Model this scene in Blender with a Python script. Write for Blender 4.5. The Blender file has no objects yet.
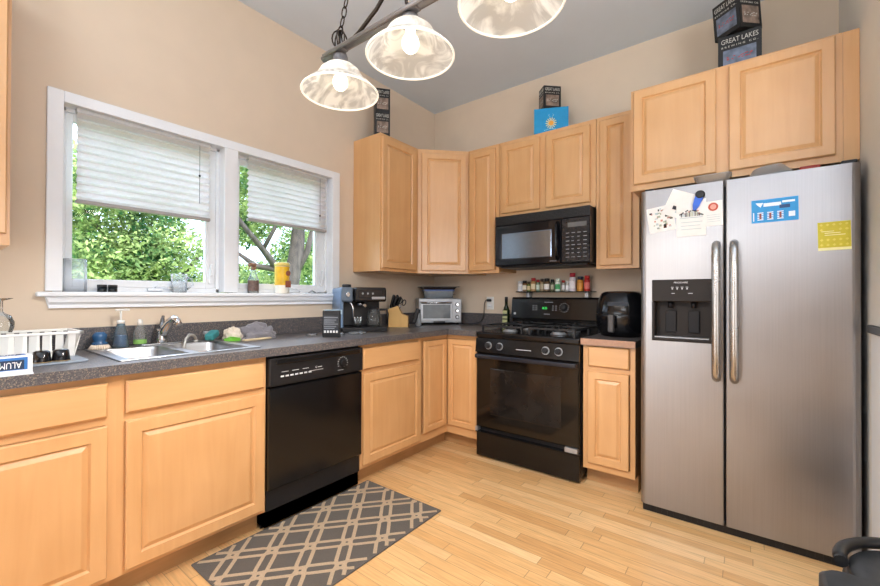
import bpy, bmesh, math, random
from mathutils import Vector, Matrix, noise
random.seed(7)
S = bpy.context.scene
# ------------------------------------------------------------------ camera
PI = math.pi
yaw, pitch, roll = .6574, .0061, .0034
F = Vector((-math.sin(yaw), math.cos(yaw), 0)); R = Vector((math.cos(yaw), math.sin(yaw), 0)); U = Vector((0, 0, 1))
F2 = F*math.cos(pitch)+U*math.sin(pitch); U2 = U*math.cos(pitch)-F*math.sin(pitch)
R3 = R*math.cos(roll)+U2*math.sin(roll); U3 = U2*math.cos(roll)-R*math.sin(roll)
cam = bpy.data.cameras.new('camera'); cam.sensor_width = 36; cam.lens = 404.5/880*36
cam.shift_x = 2/880; cam.shift_y = .4/880; cam.clip_start = .02
co = bpy.data.objects.new('camera', cam); S.collection.objects.link(co)
M = Matrix((( R3.x, U3.x, -F2.x, 2.507), (R3.y, U3.y, -F2.y, -3.183), (R3.z, U3.z, -F2.z, 1.174), (0, 0, 0, 1)))
co.matrix_world = M; S.camera = co
# ------------------------------------------------------------------ render look
S.view_settings.view_transform = 'Standard'; S.view_settings.look = 'None'
S.view_settings.exposure = 0.0; S.view_settings.gamma = 1; S.view_settings.use_curve_mapping = False
S.cycles.use_denoising = True; S.cycles.max_bounces = 8; S.cycles.diffuse_bounces = 4; S.cycles.transparent_max_bounces = 16
S.cycles.sample_clamp_indirect = 6; S.cycles.caustics_reflective = False; S.cycles.caustics_refractive = False
# ------------------------------------------------------------------ world sky
W = bpy.data.worlds.new('sky'); S.world = W; W.use_nodes = True
n = W.node_tree.nodes; l = W.node_tree.links; n.clear()
out = n.new('ShaderNodeOutputWorld'); bg = n.new('ShaderNodeBackground'); tc = n.new('ShaderNodeTexCoord')
sx = n.new('ShaderNodeSeparateXYZ'); rp = n.new('ShaderNodeValToRGB')
l.new(tc.outputs['Generated'], sx.inputs[0]); l.new(sx.outputs['Z'], rp.inputs[0]); l.new(rp.outputs[0], bg.inputs[0]); l.new(bg.outputs[0], out.inputs[0])
rp.color_ramp.elements[0].position = 0.0; rp.color_ramp.elements[0].color = (.15, .172, .195, 1)
rp.color_ramp.elements[1].position = .5; rp.color_ramp.elements[1].color = (1.2, 1.5, 1.9, 1)
bg.inputs[1].default_value = 6.2
# ------------------------------------------------------------------ lights
def light(name, typ, loc, rot, energy, color, size=1, size_y=None):
    d = bpy.data.lights.new(name, typ); d.energy = energy; d.color = color
    if typ == 'AREA':
        d.size = size
        if size_y: d.shape = 'RECTANGLE'; d.size_y = size_y
    elif typ == 'SUN': d.angle = size
    else: d.shadow_soft_size = size
    o = bpy.data.objects.new(name, d); S.collection.objects.link(o); o.location = loc
    if rot is not None: o.rotation_euler = rot.to_track_quat('-Z', 'Y').to_euler()
    return o
light('sunlight', 'SUN', (5, -3, 8), Vector((-.62, .25, -.75)), 4.2, (1, .95, .88), .01)
light('overhead_fill', 'AREA', (1.0, -4.4, 2.9), Vector((0, .05, -1)), 15, (1, .97, .94), 1.6, 1.2)  # added soft fill from above; no fixture is modelled here
light('rear_low_fill', 'AREA', (.9, -5.85, .8), Vector((0, 1, -.02)), 36, (.84, .92, 1), 1.6, 1.2)  # added low fill from behind the camera; the rear wall has no window
light('upward_fill_right', 'AREA', (3.7, -3.0, 1.9), Vector((-.35, .25, 1)), 58, (.85, .92, 1), 1.0, 1.0)  # added upward fill that brightens the ceiling; no floor lamp stands here
light('upward_fill_rear', 'AREA', (2.3, -4.4, 1.9), Vector((0, .35, 1)), 66, (.85, .92, 1), 1.2, 1.0)  # second added upward fill for ceiling bounce, without a real lamp
light('dining_side_fill', 'AREA', (4.7, -3.4, 1.2), Vector((-1, .08, -.05)), 28, (.88, .94, 1), 2.6, 1.6)  # added side fill from the dining end; that wall has no window
# ------------------------------------------------------------------ materials
def srgb(c):
    if isinstance(c, str):
        c = [int(c[i:i+2], 16)/255 for i in (0, 2, 4)]
    return tuple((x/12.92 if x <= .04045 else ((x+.055)/1.055)**2.4) for x in c)+(1,)
def base_mat(name):
    m = bpy.data.materials.new(name); m.use_nodes = True
    return m, m.node_tree.nodes, m.node_tree.links, m.node_tree.nodes['Principled BSDF']
MC = {}
def mat(name, col, rough=.5, metal=0, var=.06, nscale=40, stretch=(1, 1, 1), bump=0, trans=0, emit=0, ior=1.45, alpha=1, coat=0, sheen=0, spec=.5):
    if name in MC: return MC[name]
    m, n, l, b = base_mat(name); c = srgb(col)
    tc = n.new('ShaderNodeTexCoord'); mp = n.new('ShaderNodeMapping'); ns = n.new('ShaderNodeTexNoise')
    mp.inputs['Scale'].default_value = stretch; ns.inputs['Scale'].default_value = nscale; ns.inputs['Detail'].default_value = 4
    l.new(tc.outputs['Object'], mp.inputs[0]); l.new(mp.outputs[0], ns.inputs['Vector'])
    r = n.new('ShaderNodeValToRGB'); e = r.color_ramp.elements
    e[0].position = .3; e[1].position = .7
    e[0].color = tuple(x*(1-var) for x in c[:3])+(1,); e[1].color = tuple(min(1, x*(1+var)) for x in c[:3])+(1,)
    l.new(ns.outputs['Fac'], r.inputs[0]); l.new(r.outputs[0], b.inputs['Base Color'])
    b.inputs['Roughness'].default_value = rough; b.inputs['Metallic'].default_value = metal
    b.inputs['IOR'].default_value = ior; b.inputs['Transmission Weight'].default_value = trans; b.inputs['Alpha'].default_value = alpha
    b.inputs['Coat Weight'].default_value = coat; b.inputs['Sheen Weight'].default_value = sheen; b.inputs['Specular IOR Level'].default_value = spec
    if emit: b.inputs['Emission Color'].default_value = c; b.inputs['Emission Strength'].default_value = emit
    if bump:
        bp = n.new('ShaderNodeBump'); bp.inputs['Strength'].default_value = bump; bp.inputs['Distance'].default_value = .002
        l.new(ns.outputs['Fac'], bp.inputs['Height']); l.new(bp.outputs[0], b.inputs['Normal'])
    MC[name] = m; return m
def clear(name, tint=(1, 1, 1), gloss=.12, rough=.03, haze=0):
    """thin clear glass or plastic wall: transparent with a fresnel sheen"""
    if name in MC: return MC[name]
    m, n, l, b = base_mat(name); n.remove(b); o = n['Material Output']
    t = n.new('ShaderNodeBsdfTransparent'); t.inputs[0].default_value = tint+(1,)
    g = n.new('ShaderNodeBsdfGlossy'); g.inputs['Roughness'].default_value = rough
    fr = n.new('ShaderNodeLayerWeight'); fr.inputs[0].default_value = gloss
    mx = n.new('ShaderNodeMixShader'); l.new(fr.outputs['Fresnel'], mx.inputs[0]); l.new(t.outputs[0], mx.inputs[1]); l.new(g.outputs[0], mx.inputs[2])
    src = mx.outputs[0]
    if haze:
        d = n.new('ShaderNodeBsdfDiffuse'); d.inputs[0].default_value = (.85, .87, .88, 1); tl = n.new('ShaderNodeBsdfTranslucent'); tl.inputs[0].default_value = (.85, .87, .88, 1)
        a = n.new('ShaderNodeMixShader'); a.inputs[0].default_value = .5; l.new(d.outputs[0], a.inputs[1]); l.new(tl.outputs[0], a.inputs[2])
        m2 = n.new('ShaderNodeMixShader'); m2.inputs[0].default_value = haze; l.new(src, m2.inputs[1]); l.new(a.outputs[0], m2.inputs[2]); src = m2.outputs[0]
    l.new(src, o.inputs['Surface']); MC[name] = m; return m
def wood(name, col, horiz=None, dark=.87):
    m, n, l, b = base_mat(name); c = srgb(col)
    tc = n.new('ShaderNodeTexCoord'); mp = n.new('ShaderNodeMapping'); ns = n.new('ShaderNodeTexNoise'); n2 = n.new('ShaderNodeTexNoise')
    mp.inputs['Scale'].default_value = (1.0, 1.0, 12) if horiz else (12, 12, 1.0)
    ns.inputs['Scale'].default_value = 2.2; ns.inputs['Detail'].default_value = 4; ns.inputs['Distortion'].default_value = .8
    n2.inputs['Scale'].default_value = 3.2; n2.inputs['Detail'].default_value = 2
    l.new(tc.outputs['Object'], mp.inputs[0]); l.new(mp.outputs[0], ns.inputs['Vector']); l.new(tc.outputs['Object'], n2.inputs['Vector'])
    r = n.new('ShaderNodeValToRGB'); e = r.color_ramp.elements; e[0].position = .32; e[1].position = .68
    e[0].color = (c[0]*dark*1.06, c[1]*dark, c[2]*dark*.9, 1); e[1].color = (min(1, c[0]*1.06), c[1]*1.06, c[2]*1.06, 1)
    mx = n.new('ShaderNodeMath'); mx.operation = 'MULTIPLY_ADD'; mx.inputs[1].default_value = .45
    l.new(ns.outputs['Fac'], mx.inputs[0])
    m3 = n.new('ShaderNodeMath'); m3.operation = 'MULTIPLY'; m3.inputs[1].default_value = .55; l.new(n2.outputs['Fac'], m3.inputs[0]); l.new(m3.outputs[0], mx.inputs[2])
    l.new(mx.outputs[0], r.inputs[0]); l.new(r.outputs[0], b.inputs['Base Color']); b.inputs['Roughness'].default_value = .38
    b.inputs['Coat Weight'].default_value = .35; b.inputs['Coat Roughness'].default_value = .22
    MC[name] = m; return m
def floor_mat():
    m, n, l, b = base_mat('oak strip floor'); tc = n.new('ShaderNodeTexCoord'); s = n.new('ShaderNodeSeparateXYZ'); l.new(tc.outputs['Object'], s.inputs[0])
    def mt(op, a, bb=None, c=None):
        x = n.new('ShaderNodeMath'); x.operation = op
        for i, v in enumerate((a, bb, c)):
            if v is None: continue
            if hasattr(v, 'links'): l.new(v, x.inputs[i])
            else: x.inputs[i].default_value = v
        return x.outputs[0]
    w = .057
    row = mt('DIVIDE', s.outputs['Y'], w); ri = mt('FLOOR', row); rf = mt('FRACT', row)
    wn = n.new('ShaderNodeTexWhiteNoise'); wn.noise_dimensions = '1D'; l.new(ri, wn.inputs['W'])
    off = mt('MULTIPLY', wn.outputs['Value'], 7.3)
    ln = mt('MULTIPLY_ADD', wn.outputs['Value'], .25, .50)
    cx = mt('ADD', mt('DIVIDE', s.outputs['X'], ln), off); ci = mt('FLOOR', cx); cf = mt('FRACT', cx)
    cb = n.new('ShaderNodeCombineXYZ'); l.new(ri, cb.inputs[0]); l.new(ci, cb.inputs[1])
    w2 = n.new('ShaderNodeTexWhiteNoise'); w2.noise_dimensions = '3D'; l.new(cb.outputs[0], w2.inputs['Vector'])
    cr = n.new('ShaderNodeValToRGB'); l.new(w2.outputs['Value'], cr.inputs[0]); e = cr.color_ramp.elements
    cols = ['CB9B66', 'D9AC76', 'DFB681', 'D3A36C', 'E8C594']
    e[0].color = srgb(cols[0]); e[0].position = 0; e[1].color = srgb(cols[4]); e[1].position = 1
    for p, c in ((.25, cols[1]), (.55, cols[2]), (.75, cols[3])): q = e.new(p); q.color = srgb(c)
    mp = n.new('ShaderNodeMapping'); mp.inputs['Scale'].default_value = (3, 40, 1); l.new(tc.outputs['Object'], mp.inputs[0])
    ns = n.new('ShaderNodeTexNoise'); ns.inputs['Scale'].default_value = 2.5; ns.inputs['Detail'].default_value = 6; l.new(mp.outputs[0], ns.inputs['Vector'])
    add = n.new('ShaderNodeVectorMath'); add.operation = 'ADD'; l.new(mp.outputs[0], add.inputs[0]); l.new(w2.outputs['Color'], add.inputs[1])
    gr = n.new('ShaderNodeMapRange'); gr.inputs['From Min'].default_value = .3; gr.inputs['From Max'].default_value = .7; gr.inputs['To Min'].default_value = .84; gr.inputs['To Max'].default_value = 1.1; l.new(ns.outputs['Fac'], gr.inputs[0])
    e1 = mt('MINIMUM', rf, mt('SUBTRACT', 1, rf)); g1 = mt('GREATER_THAN', e1, .022)
    e2 = mt('MINIMUM', cf, mt('SUBTRACT', 1, cf)); g2 = mt('GREATER_THAN', e2, .0028)
    gap = mt('MULTIPLY', g1, g2); gg = mt('MULTIPLY_ADD', gap, .42, .58)
    tot = mt('MULTIPLY', gg, gr.outputs[0])
    vm = n.new('ShaderNodeVectorMath'); vm.operation = 'SCALE'; l.new(cr.outputs[0], vm.inputs[0]); l.new(tot, vm.inputs['Scale'])
    l.new(vm.outputs[0], b.inputs['Base Color']); b.inputs['Roughness'].default_value = .33
    bp = n.new('ShaderNodeBump'); bp.inputs['Strength'].default_value = .3; bp.inputs['Distance'].default_value = .001; l.new(gap, bp.inputs['Height']); l.new(bp.outputs[0], b.inputs['Normal'])
    return m
def counter_mat():
    m, n, l, b = base_mat('speckled laminate'); tc = n.new('ShaderNodeTexCoord')
    v = n.new('ShaderNodeTexVoronoi'); v.inputs['Scale'].default_value = 320; l.new(tc.outputs['Object'], v.inputs['Vector'])
    ns = n.new('ShaderNodeTexNoise'); ns.inputs['Scale'].default_value = 60; l.new(tc.outputs['Object'], ns.inputs['Vector'])
    s = n.new('ShaderNodeSeparateColor'); l.new(v.outputs['Color'], s.inputs[0])
    r = n.new('ShaderNodeValToRGB'); r.color_ramp.interpolation = 'CONSTANT'; e = r.color_ramp.elements
    e[0].color = srgb('434147'); e[0].position = 0; e[1].color = srgb('82766A'); e[1].position = .88
    for p, c in ((.3, '595657'), (.52, '625E5E'), (.7, '4B4A4E')): q = e.new(p); q.color = srgb(c)
    l.new(s.outputs[0], r.inputs[0]); l.new(r.outputs[0], b.inputs['Base Color']); b.inputs['Roughness'].default_value = .36
    return m
def steel_mat(name, col, rough, stretch, var=.1, bump=.03):
    m, n, l, b = base_mat(name); c = srgb(col)
    tc = n.new('ShaderNodeTexCoord'); mp = n.new('ShaderNodeMapping'); mp.inputs['Scale'].default_value = stretch
    ns = n.new('ShaderNodeTexNoise'); ns.inputs['Scale'].default_value = 3; ns.inputs['Detail'].default_value = 5
    n2 = n.new('ShaderNodeTexNoise'); n2.inputs['Scale'].default_value = 4; n2.inputs['Detail'].default_value = 5
    l.new(tc.outputs['Object'], mp.inputs[0]); l.new(mp.outputs[0], ns.inputs['Vector']); l.new(tc.outputs['Object'], n2.inputs['Vector'])
    a = n.new('ShaderNodeMath'); a.operation = 'ADD'; l.new(ns.outputs['Fac'], a.inputs[0]); l.new(n2.outputs['Fac'], a.inputs[1])
    r = n.new('ShaderNodeMapRange'); r.inputs['From Min'].default_value = .7; r.inputs['From Max'].default_value = 1.3; r.inputs['To Min'].default_value = 1-var; r.inputs['To Max'].default_value = 1+var; l.new(a.outputs[0], r.inputs[0])
    vm = n.new('ShaderNodeVectorMath'); vm.operation = 'SCALE'; vm.inputs[0].default_value = c[:3]; l.new(r.outputs[0], vm.inputs['Scale']); l.new(vm.outputs[0], b.inputs['Base Color'])
    r2 = n.new('ShaderNodeMapRange'); r2.inputs['From Min'].default_value = .35; r2.inputs['From Max'].default_value = .65; r2.inputs['To Min'].default_value = rough-.02; r2.inputs['To Max'].default_value = rough+.03; l.new(n2.outputs['Fac'], r2.inputs[0]); l.new(r2.outputs[0], b.inputs['Roughness'])
    b.inputs['Metallic'].default_value = .92
    bp = n.new('ShaderNodeBump'); bp.inputs['Strength'].default_value = bump; bp.inputs['Distance'].default_value = .001; l.new(ns.outputs['Fac'], bp.inputs['Height']); l.new(bp.outputs[0], b.inputs['Normal'])
    return m
def thin(name, c1, c2, nscale=8, mixt=.45, rough=.5, thr=(.35, .65), dist=1.5, emit=0):
    m, n, l, b = base_mat(name); n.remove(b); o = n['Material Output']
    tc = n.new('ShaderNodeTexCoord'); ns = n.new('ShaderNodeTexNoise'); ns.inputs['Scale'].default_value = nscale; ns.inputs['Detail'].default_value = 5; ns.inputs['Distortion'].default_value = dist
    l.new(tc.outputs['Object'], ns.inputs['Vector']); r = n.new('ShaderNodeValToRGB'); e = r.color_ramp.elements
    e[0].position = thr[0]; e[1].position = thr[1]; e[0].color = srgb(c1); e[1].color = srgb(c2); l.new(ns.outputs['Fac'], r.inputs[0])
    d = n.new('ShaderNodeBsdfDiffuse'); t = n.new('ShaderNodeBsdfTranslucent'); l.new(r.outputs[0], d.inputs[0]); l.new(r.outputs[0], t.inputs[0])
    x = n.new('ShaderNodeMixShader'); x.inputs[0].default_value = mixt; l.new(d.outputs[0], x.inputs[1]); l.new(t.outputs[0], x.inputs[2]); src = x.outputs[0]
    if emit:
        em = n.new('ShaderNodeEmission'); l.new(r.outputs[0], em.inputs[0]); em.inputs[1].default_value = emit
        ad = n.new('ShaderNodeAddShader'); l.new(src, ad.inputs[0]); l.new(em.outputs[0], ad.inputs[1]); src = ad.outputs[0]
    l.new(src, o.inputs['Surface']); MC[name] = m; return m
OAK = floor_mat(); LAM = counter_mat()
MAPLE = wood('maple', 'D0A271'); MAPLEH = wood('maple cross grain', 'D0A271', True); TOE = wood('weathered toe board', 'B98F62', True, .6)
PAINT = mat('beige wall paint', 'D5C3AE', .75, var=.02, nscale=6)
CEIL = mat('ceiling paint', 'CFDAE6', .85, var=.015, nscale=5)
WHITE = mat('white trim paint', 'E6E9EE', .35, var=.015, nscale=12)
VINYL = mat('white vinyl', 'E3E5E8', .4, var=.02)
BLACK = mat('black enamel', '0D0D0F', .16, var=.1)
BLACKM = mat('black plastic', '17171A', .42, var=.15)
IRON = mat('cast iron', '1B1B1D', .5, var=.2, bump=.2)
OVGL = mat('oven glass', '16120F', .08, var=.2, nscale=14)
STEEL = steel_mat('brushed stainless', '9C9A9B', .34, (60, 60, .8), .05)
STEELV = steel_mat('brushed stainless handle', 'B4B2B0', .26, (20, 20, 2), .04, 0)
SINKST = steel_mat('sink steel', 'A6A9AE', .34, (8, 8, 8), .04, 0)
CHROME = mat('chrome', 'D5D7DA', .12, 1, .03)
NICKEL = mat('aged pewter metal', '8C898A', .36, .6, .12, bump=.1)
BRONZE = mat('dark bronze', '3A332E', .45, .8, .1)
GREYP = mat('grey plastic', '8F9296', .4); SILV = mat('silver painted metal', 'A9ABAF', .35, .6)
WPAPER = mat('white paper', 'E9E6E2', .7, var=.02); WPLAST = mat('white plastic', 'E4E3DF', .4, var=.02)
INK = mat('grey ink', '8B8A88', .7); INKD = mat('dark ink', '2E2E36', .7); SILK = mat('light printed lettering', 'C9CBCE', .5)
PANE = clear('window glass'); CLEARP = clear('clear plastic', (.93, .95, .96), .25, .1, .16); FROST = clear('frosted plastic', (.97, .98, 1), .2, .15, .25); MILKY = clear('milky plastic', (.93, .95, .96), .25, .1, .42); CGLASS = clear('clear glass', (.95, .97, .97), .35, .02, .04)
BLUEL = clear('blue liquid', (.35, .62, .8), .3, .05, .15); SMOKE = clear('smoked shelf glass', (.35, .4, .42), .4, .05)
# ------------------------------------------------------------------ mesh builder
def fr(o, r, u):
    r = Vector(r).normalized(); u = Vector(u).normalized(); w = r.cross(u); o = Vector(o)
    return Matrix(((r.x, u.x, w.x, o.x), (r.y, u.y, w.y, o.y), (r.z, u.z, w.z, o.z), (0, 0, 0, 1)))
def rotz(o, a): return Matrix.Translation(Vector(o)) @ Matrix.Rotation(a, 4, 'Z')
class MB:
    def __init__(s, M=None): s.bm = bmesh.new(); s.M = M or Matrix(); s.mi = 0
    def vs(s, pts): return [s.bm.verts.new(s.M @ Vector(p)) for p in pts]
    def f(s, v, smooth=False):
        try: x = s.bm.faces.new(v)
        except ValueError: return None
        x.material_index = s.mi; x.smooth = smooth; return x
    def box(s, x0, x1, y0, y1, z0, z1, bev=0):
        if x0 > x1: x0, x1 = x1, x0
        if y0 > y1: y0, y1 = y1, y0
        if z0 > z1: z0, z1 = z1, z0
        if bev:
            b = min(bev, (x1-x0)/2.01, (y1-y0)/2.01, (z1-z0)/2.01)
            t = bmesh.new(); bmesh.ops.create_cube(t, size=1)
            for v in t.verts: v.co = Vector(((x0+x1)/2+v.co.x*(x1-x0), (y0+y1)/2+v.co.y*(y1-y0), (z0+z1)/2+v.co.z*(z1-z0)))
            bmesh.ops.bevel(t, geom=t.edges[:], offset=b, segments=2, profile=.5, affect='EDGES')
            mp = {v: s.bm.verts.new(s.M @ v.co) for v in t.verts}
            for q in t.faces: s.f([mp[v] for v in q.verts])
            t.free(); return
        v = s.vs([(x0, y0, z0), (x1, y0, z0), (x1, y1, z0), (x0, y1, z0), (x0, y0, z1), (x1, y0, z1), (x1, y1, z1), (x0, y1, z1)])
        for q in ((0, 3, 2, 1), (4, 5, 6, 7), (0, 1, 5, 4), (1, 2, 6, 5), (2, 3, 7, 6), (3, 0, 4, 7)): s.f([v[i] for i in q])
    def rbox(s, x0, x1, y0, y1, z0, z1, r, seg=5, bev=0):
        """box with rounded vertical edges"""
        p = []
        for cx, cy, a in ((x1-r, y1-r, 0), (x0+r, y1-r, 90), (x0+r, y0+r, 180), (x1-r, y0+r, 270)):
            for i in range(seg+1): t = math.radians(a+90*i/seg); p.append((cx+r*math.cos(t), cy+r*math.sin(t)))
        if bev:
            cx, cy = (x0+x1)/2, (y0+y1)/2; kx = 1-2*bev/(x1-x0); ky = 1-2*bev/(y1-y0)
            ins = [(cx+(a-cx)*kx, cy+(b-cy)*ky) for a, b in p]
            L = [(ins, z0), (p, z0+bev), (p, z1-bev), (ins, z1)]
        else: L = [(p, z0), (p, z1)]
        s.loft([[(a, b, z) for a, b in q] for q, z in L], True, True)
    def loft(s, rings, cap0=True, cap1=True, smooth=True, close=True):
        rv = [s.vs(r) for r in rings]; k = len(rv[0])
        for a, b in zip(rv, rv[1:]):
            for i in range(k if close else k-1): s.f([a[i], a[(i+1) % k], b[(i+1) % k], b[i]], smooth)
        if cap0: s.f(rv[0][::-1])
        if cap1: s.f(rv[-1])
    def prism(s, pts, z0, z1):
        a = sum(pts[i][0]*pts[(i+1) % len(pts)][1]-pts[(i+1) % len(pts)][0]*pts[i][1] for i in range(len(pts)))
        if a < 0: pts = pts[::-1]
        s.loft([[(x, y, z0) for x, y in pts], [(x, y, z1) for x, y in pts]], smooth=False)
    def lathe(s, prof, c=(0, 0, 0), seg=24, cap0=True, cap1=True, axis='z', a0=0, a1=2*PI):
        rings = []; full = abs(a1-a0-2*PI) < 1e-4; k = seg if full else seg+1
        for r, z in prof:
            rr = []
            for i in range(k):
                t = a0+(a1-a0)*i/seg; x, y = r*math.cos(t), r*math.sin(t)
                p = (x, y, z) if axis == 'z' else ((z, x, y) if axis == 'x' else (y, z, x))
                rr.append((c[0]+p[0], c[1]+p[1], c[2]+p[2]))
            rings.append(rr)
        s.loft(rings, cap0 and full, cap1 and full, True, full)
    def cyl(s, c, r, z0, z1, seg=20, axis='z', r2=None): s.lathe([(r, z0), (r if r2 is None else r2, z1)], c, seg, axis=axis)
    def tube(s, pts, r, seg=8, caps=True, closed=False, flat=1.0):
        pts = [Vector(p) for p in pts]; rings = []; up = None; N = len(pts)
        for i, p in enumerate(pts):
            if closed: d = pts[(i+1) % N]-pts[i-1]
            else: d = (pts[min(i+1, N-1)]-pts[max(i-1, 0)])
            d.normalize()
            if up is None: up = Vector((0, 0, 1)) if abs(d.z) < .9 else Vector((1, 0, 0))
            a = d.cross(up).normalized(); b = a.cross(d).normalized(); up = b
            rad = r[i] if isinstance(r, (list, tuple)) else r
            rings.append([tuple(p+a*rad*math.cos(2*PI*k/seg)+b*rad*flat*math.sin(2*PI*k/seg)) for k in range(seg)])
        if closed: rings.append(rings[0])
        s.loft(rings, caps and not closed, caps and not closed)
    def ball(s, c, r, sc=(1, 1, 1), sub=3, disp=0, freq=10, seed=0):
        t = bmesh.new(); bmesh.ops.create_icosphere(t, subdivisions=sub, radius=1)
        mp = {}
        for v in t.verts:
            d = v.co.normalized(); k = r
            if disp: k = r*(1+disp*noise.noise(d*freq+Vector((seed, seed*2, 0))))
            mp[v] = s.bm.verts.new(s.M @ Vector((c[0]+d.x*k*sc[0], c[1]+d.y*k*sc[1], c[2]+d.z*k*sc[2])))
        for q in t.faces: s.f([mp[v] for v in q.verts], True)
        t.free()
    def quadloops(s, loops):
        """nested rectangular loops (x0,x1,y0,y1,w), bridged; first is the back"""
        rv = [s.vs([(a, c, w), (b, c, w), (b, d, w), (a, d, w)]) for a, b, c, d, w in loops]
        s.f(rv[0][::-1])
        for a, b in zip(rv, rv[1:]):
            for i in range(4): s.f([a[i], a[(i+1) % 4], b[(i+1) % 4], b[i]])
        s.f(rv[-1])
    def panel(s, w, h, t=.02, fw=.055):
        """raised panel door in local u,v,w"""
        L = [(0, 0, 0), (0, 0, t-.004), (.004, .004, t), (fw-.006, 0, t), (fw, 0, t-.009), (fw+.003, 0, t-.009), (fw+.018, 0, t-.002), (fw+.020, 0, t-.0015)]
        lo = []
        for i, (q, _, z) in enumerate(L): lo.append((q, w-q, q, h-q, z))
        s.quadloops(lo)
    def slab(s, w, h, t=.02, b=.006): s.quadloops([(0, w, 0, h, 0), (0, w, 0, h, t-b), (b, w-b, b, h-b, t)])
    def text(s, body, size, M, depth=.0004, align='CENTER', spacing=1, xs=1):
        cu = bpy.data.curves.new('t', 'FONT'); cu.body = body; cu.size = size; cu.extrude = depth; cu.align_x = align; cu.align_y = 'CENTER'; cu.space_character = spacing; cu.resolution_u = 3
        ob = bpy.data.objects.new('t', cu); S.collection.objects.link(ob); bpy.context.view_layer.update()
        me = bpy.data.meshes.new_from_object(ob.evaluated_get(bpy.context.evaluated_depsgraph_get()))
        mp = [s.bm.verts.new(s.M @ M @ Vector((v.co.x*xs, v.co.y, v.co.z))) for v in me.vertices]
        for p in me.polygons: s.f([mp[i] for i in p.vertices])
        bpy.data.objects.remove(ob); bpy.data.curves.remove(cu); bpy.data.meshes.remove(me)
    def build(s, name, mats, parent=None, recalc=True):
        me = bpy.data.meshes.new(name)
        if recalc: bmesh.ops.recalc_face_normals(s.bm, faces=s.bm.faces[:])
        off = ORG.get(parent.name, Vector()) if parent else Vector()
        if parent is None:                                  # origin of a lone mesh goes to its base
            vs = s.bm.verts[:]; off = Vector(((min(v.co.x for v in vs)+max(v.co.x for v in vs))/2, (min(v.co.y for v in vs)+max(v.co.y for v in vs))/2, min(v.co.z for v in vs)))
        for v in s.bm.verts: v.co -= off
        s.bm.to_mesh(me); s.bm.free()
        for m in (mats if isinstance(mats, (list, tuple)) else [mats]): me.materials.append(m)
        o = bpy.data.objects.new(name, me); S.collection.objects.link(o)
        if parent: o.parent = parent
        else: o.location = off
        ORG[o.name] = off.copy(); return o
ORG = {}
def tag(o, label, cat, group=None):
    o['label'] = label; o['category'] = cat
    if group: o['group'] = group
    return o
def thing(name, label, cat, loc, group=None):
    o = bpy.data.objects.new(name, None); S.collection.objects.link(o); o.location = loc; o.empty_display_size = .05
    ORG[o.name] = Vector(loc); return tag(o, label, cat, group)
def struct(o): o['kind'] = 'structure'; return o
def B(name, mats, parent, *a, bev=0, M=None):
    m = MB(M); m.box(*a, bev=bev); return m.build(name, mats, parent)
# ================================================================== the room  (x right along the stove wall, -y towards the camera)
XR = 2.905; H = 2.998
struct(B('floor', OAK, None, -.02, 4.8, -6, .02, -.05, 0))
struct(B('ceiling', CEIL, None, -.15, 4.8, -6, .12, H, H+.1))
struct(B('wall_back', PAINT, None, -.15, 4.8, 0, .12, -.05, H))
w = MB()
w.box(-.15, 0, -6, -2.80, -.05, H); w.box(-.15, 0, -1.215, 0, -.05, H); w.box(-.15, 0, -2.80, -1.215, -.05, 1.165); w.box(-.15, 0, -2.80, -1.215, 2.085, H)
struct(w.build('wall_left', PAINT))
w = MB(); w.box(XR, XR+.14, -1.05, 0, 0, H); struct(w.build('wall_right', mat('pale right wall', 'E0DCD6', .75, var=.02, nscale=6)))  # right wall has a paler tone than the other walls
w = MB(); w.box(4.8, 4.92, -6, .12, -.05, H); struct(w.build('wall_dining', PAINT))
w = MB(); w.box(-.15, 4.92, -6.12, -6, -.05, H); struct(w.build('wall_rear', PAINT))
w = MB(); w.box(XR-.018, XR, -1.05, -.785, 1.028, 1.061, .004); struct(w.build('trim_1', BLACKM))
w = MB(); w.box(XR-.006, XR, -1.05, -.785, .1, 1.028); struct(w.build('trim_2', WHITE))
w = MB(); w.box(XR-.014, XR, -1.05, -.785, 0, .1, .004); struct(w.build('baseboard_right', WHITE))
# window casing, stool and apron
c = MB()
def rails(c, z0, z1):
    pass
c.box(0, .02, -2.825, -2.768, 1.19, 2.11, .003); c.box(0, .02, -1.262, -1.195, 1.19, 2.11, .003); c.box(0, .02, -2.768, -1.262, 2.058, 2.11, .003)
c.box(-.12, .02, -2.052, -1.971, 1.19, 2.058, .003)
for a, b in ((-2.80, -2.768), (-1.262, -1.215)): c.box(-.12, 0, a, b, 1.165, 2.085)
c.box(-.12, 0, -2.768, -1.262, 2.058, 2.085)
cas = struct(c.build('trim_3', WHITE))
c = MB(); c.box(-.12, .045, -2.855, -1.18, 1.165, 1.187, .006)
pr = [(0, 1.165), (.032, 1.165), (.028, 1.14), (.016, 1.128), (.016, 1.112), (0, 1.112)]
a0, a1 = -2.825, -1.215
c.loft([[(x, a0+(.012 if z < 1.15 else 0), z) for x, z in pr], [(x, a1-(.012 if z < 1.15 else 0), z) for x, z in pr]], smooth=False)
struct(c.build('trim_4', WHITE))
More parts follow.
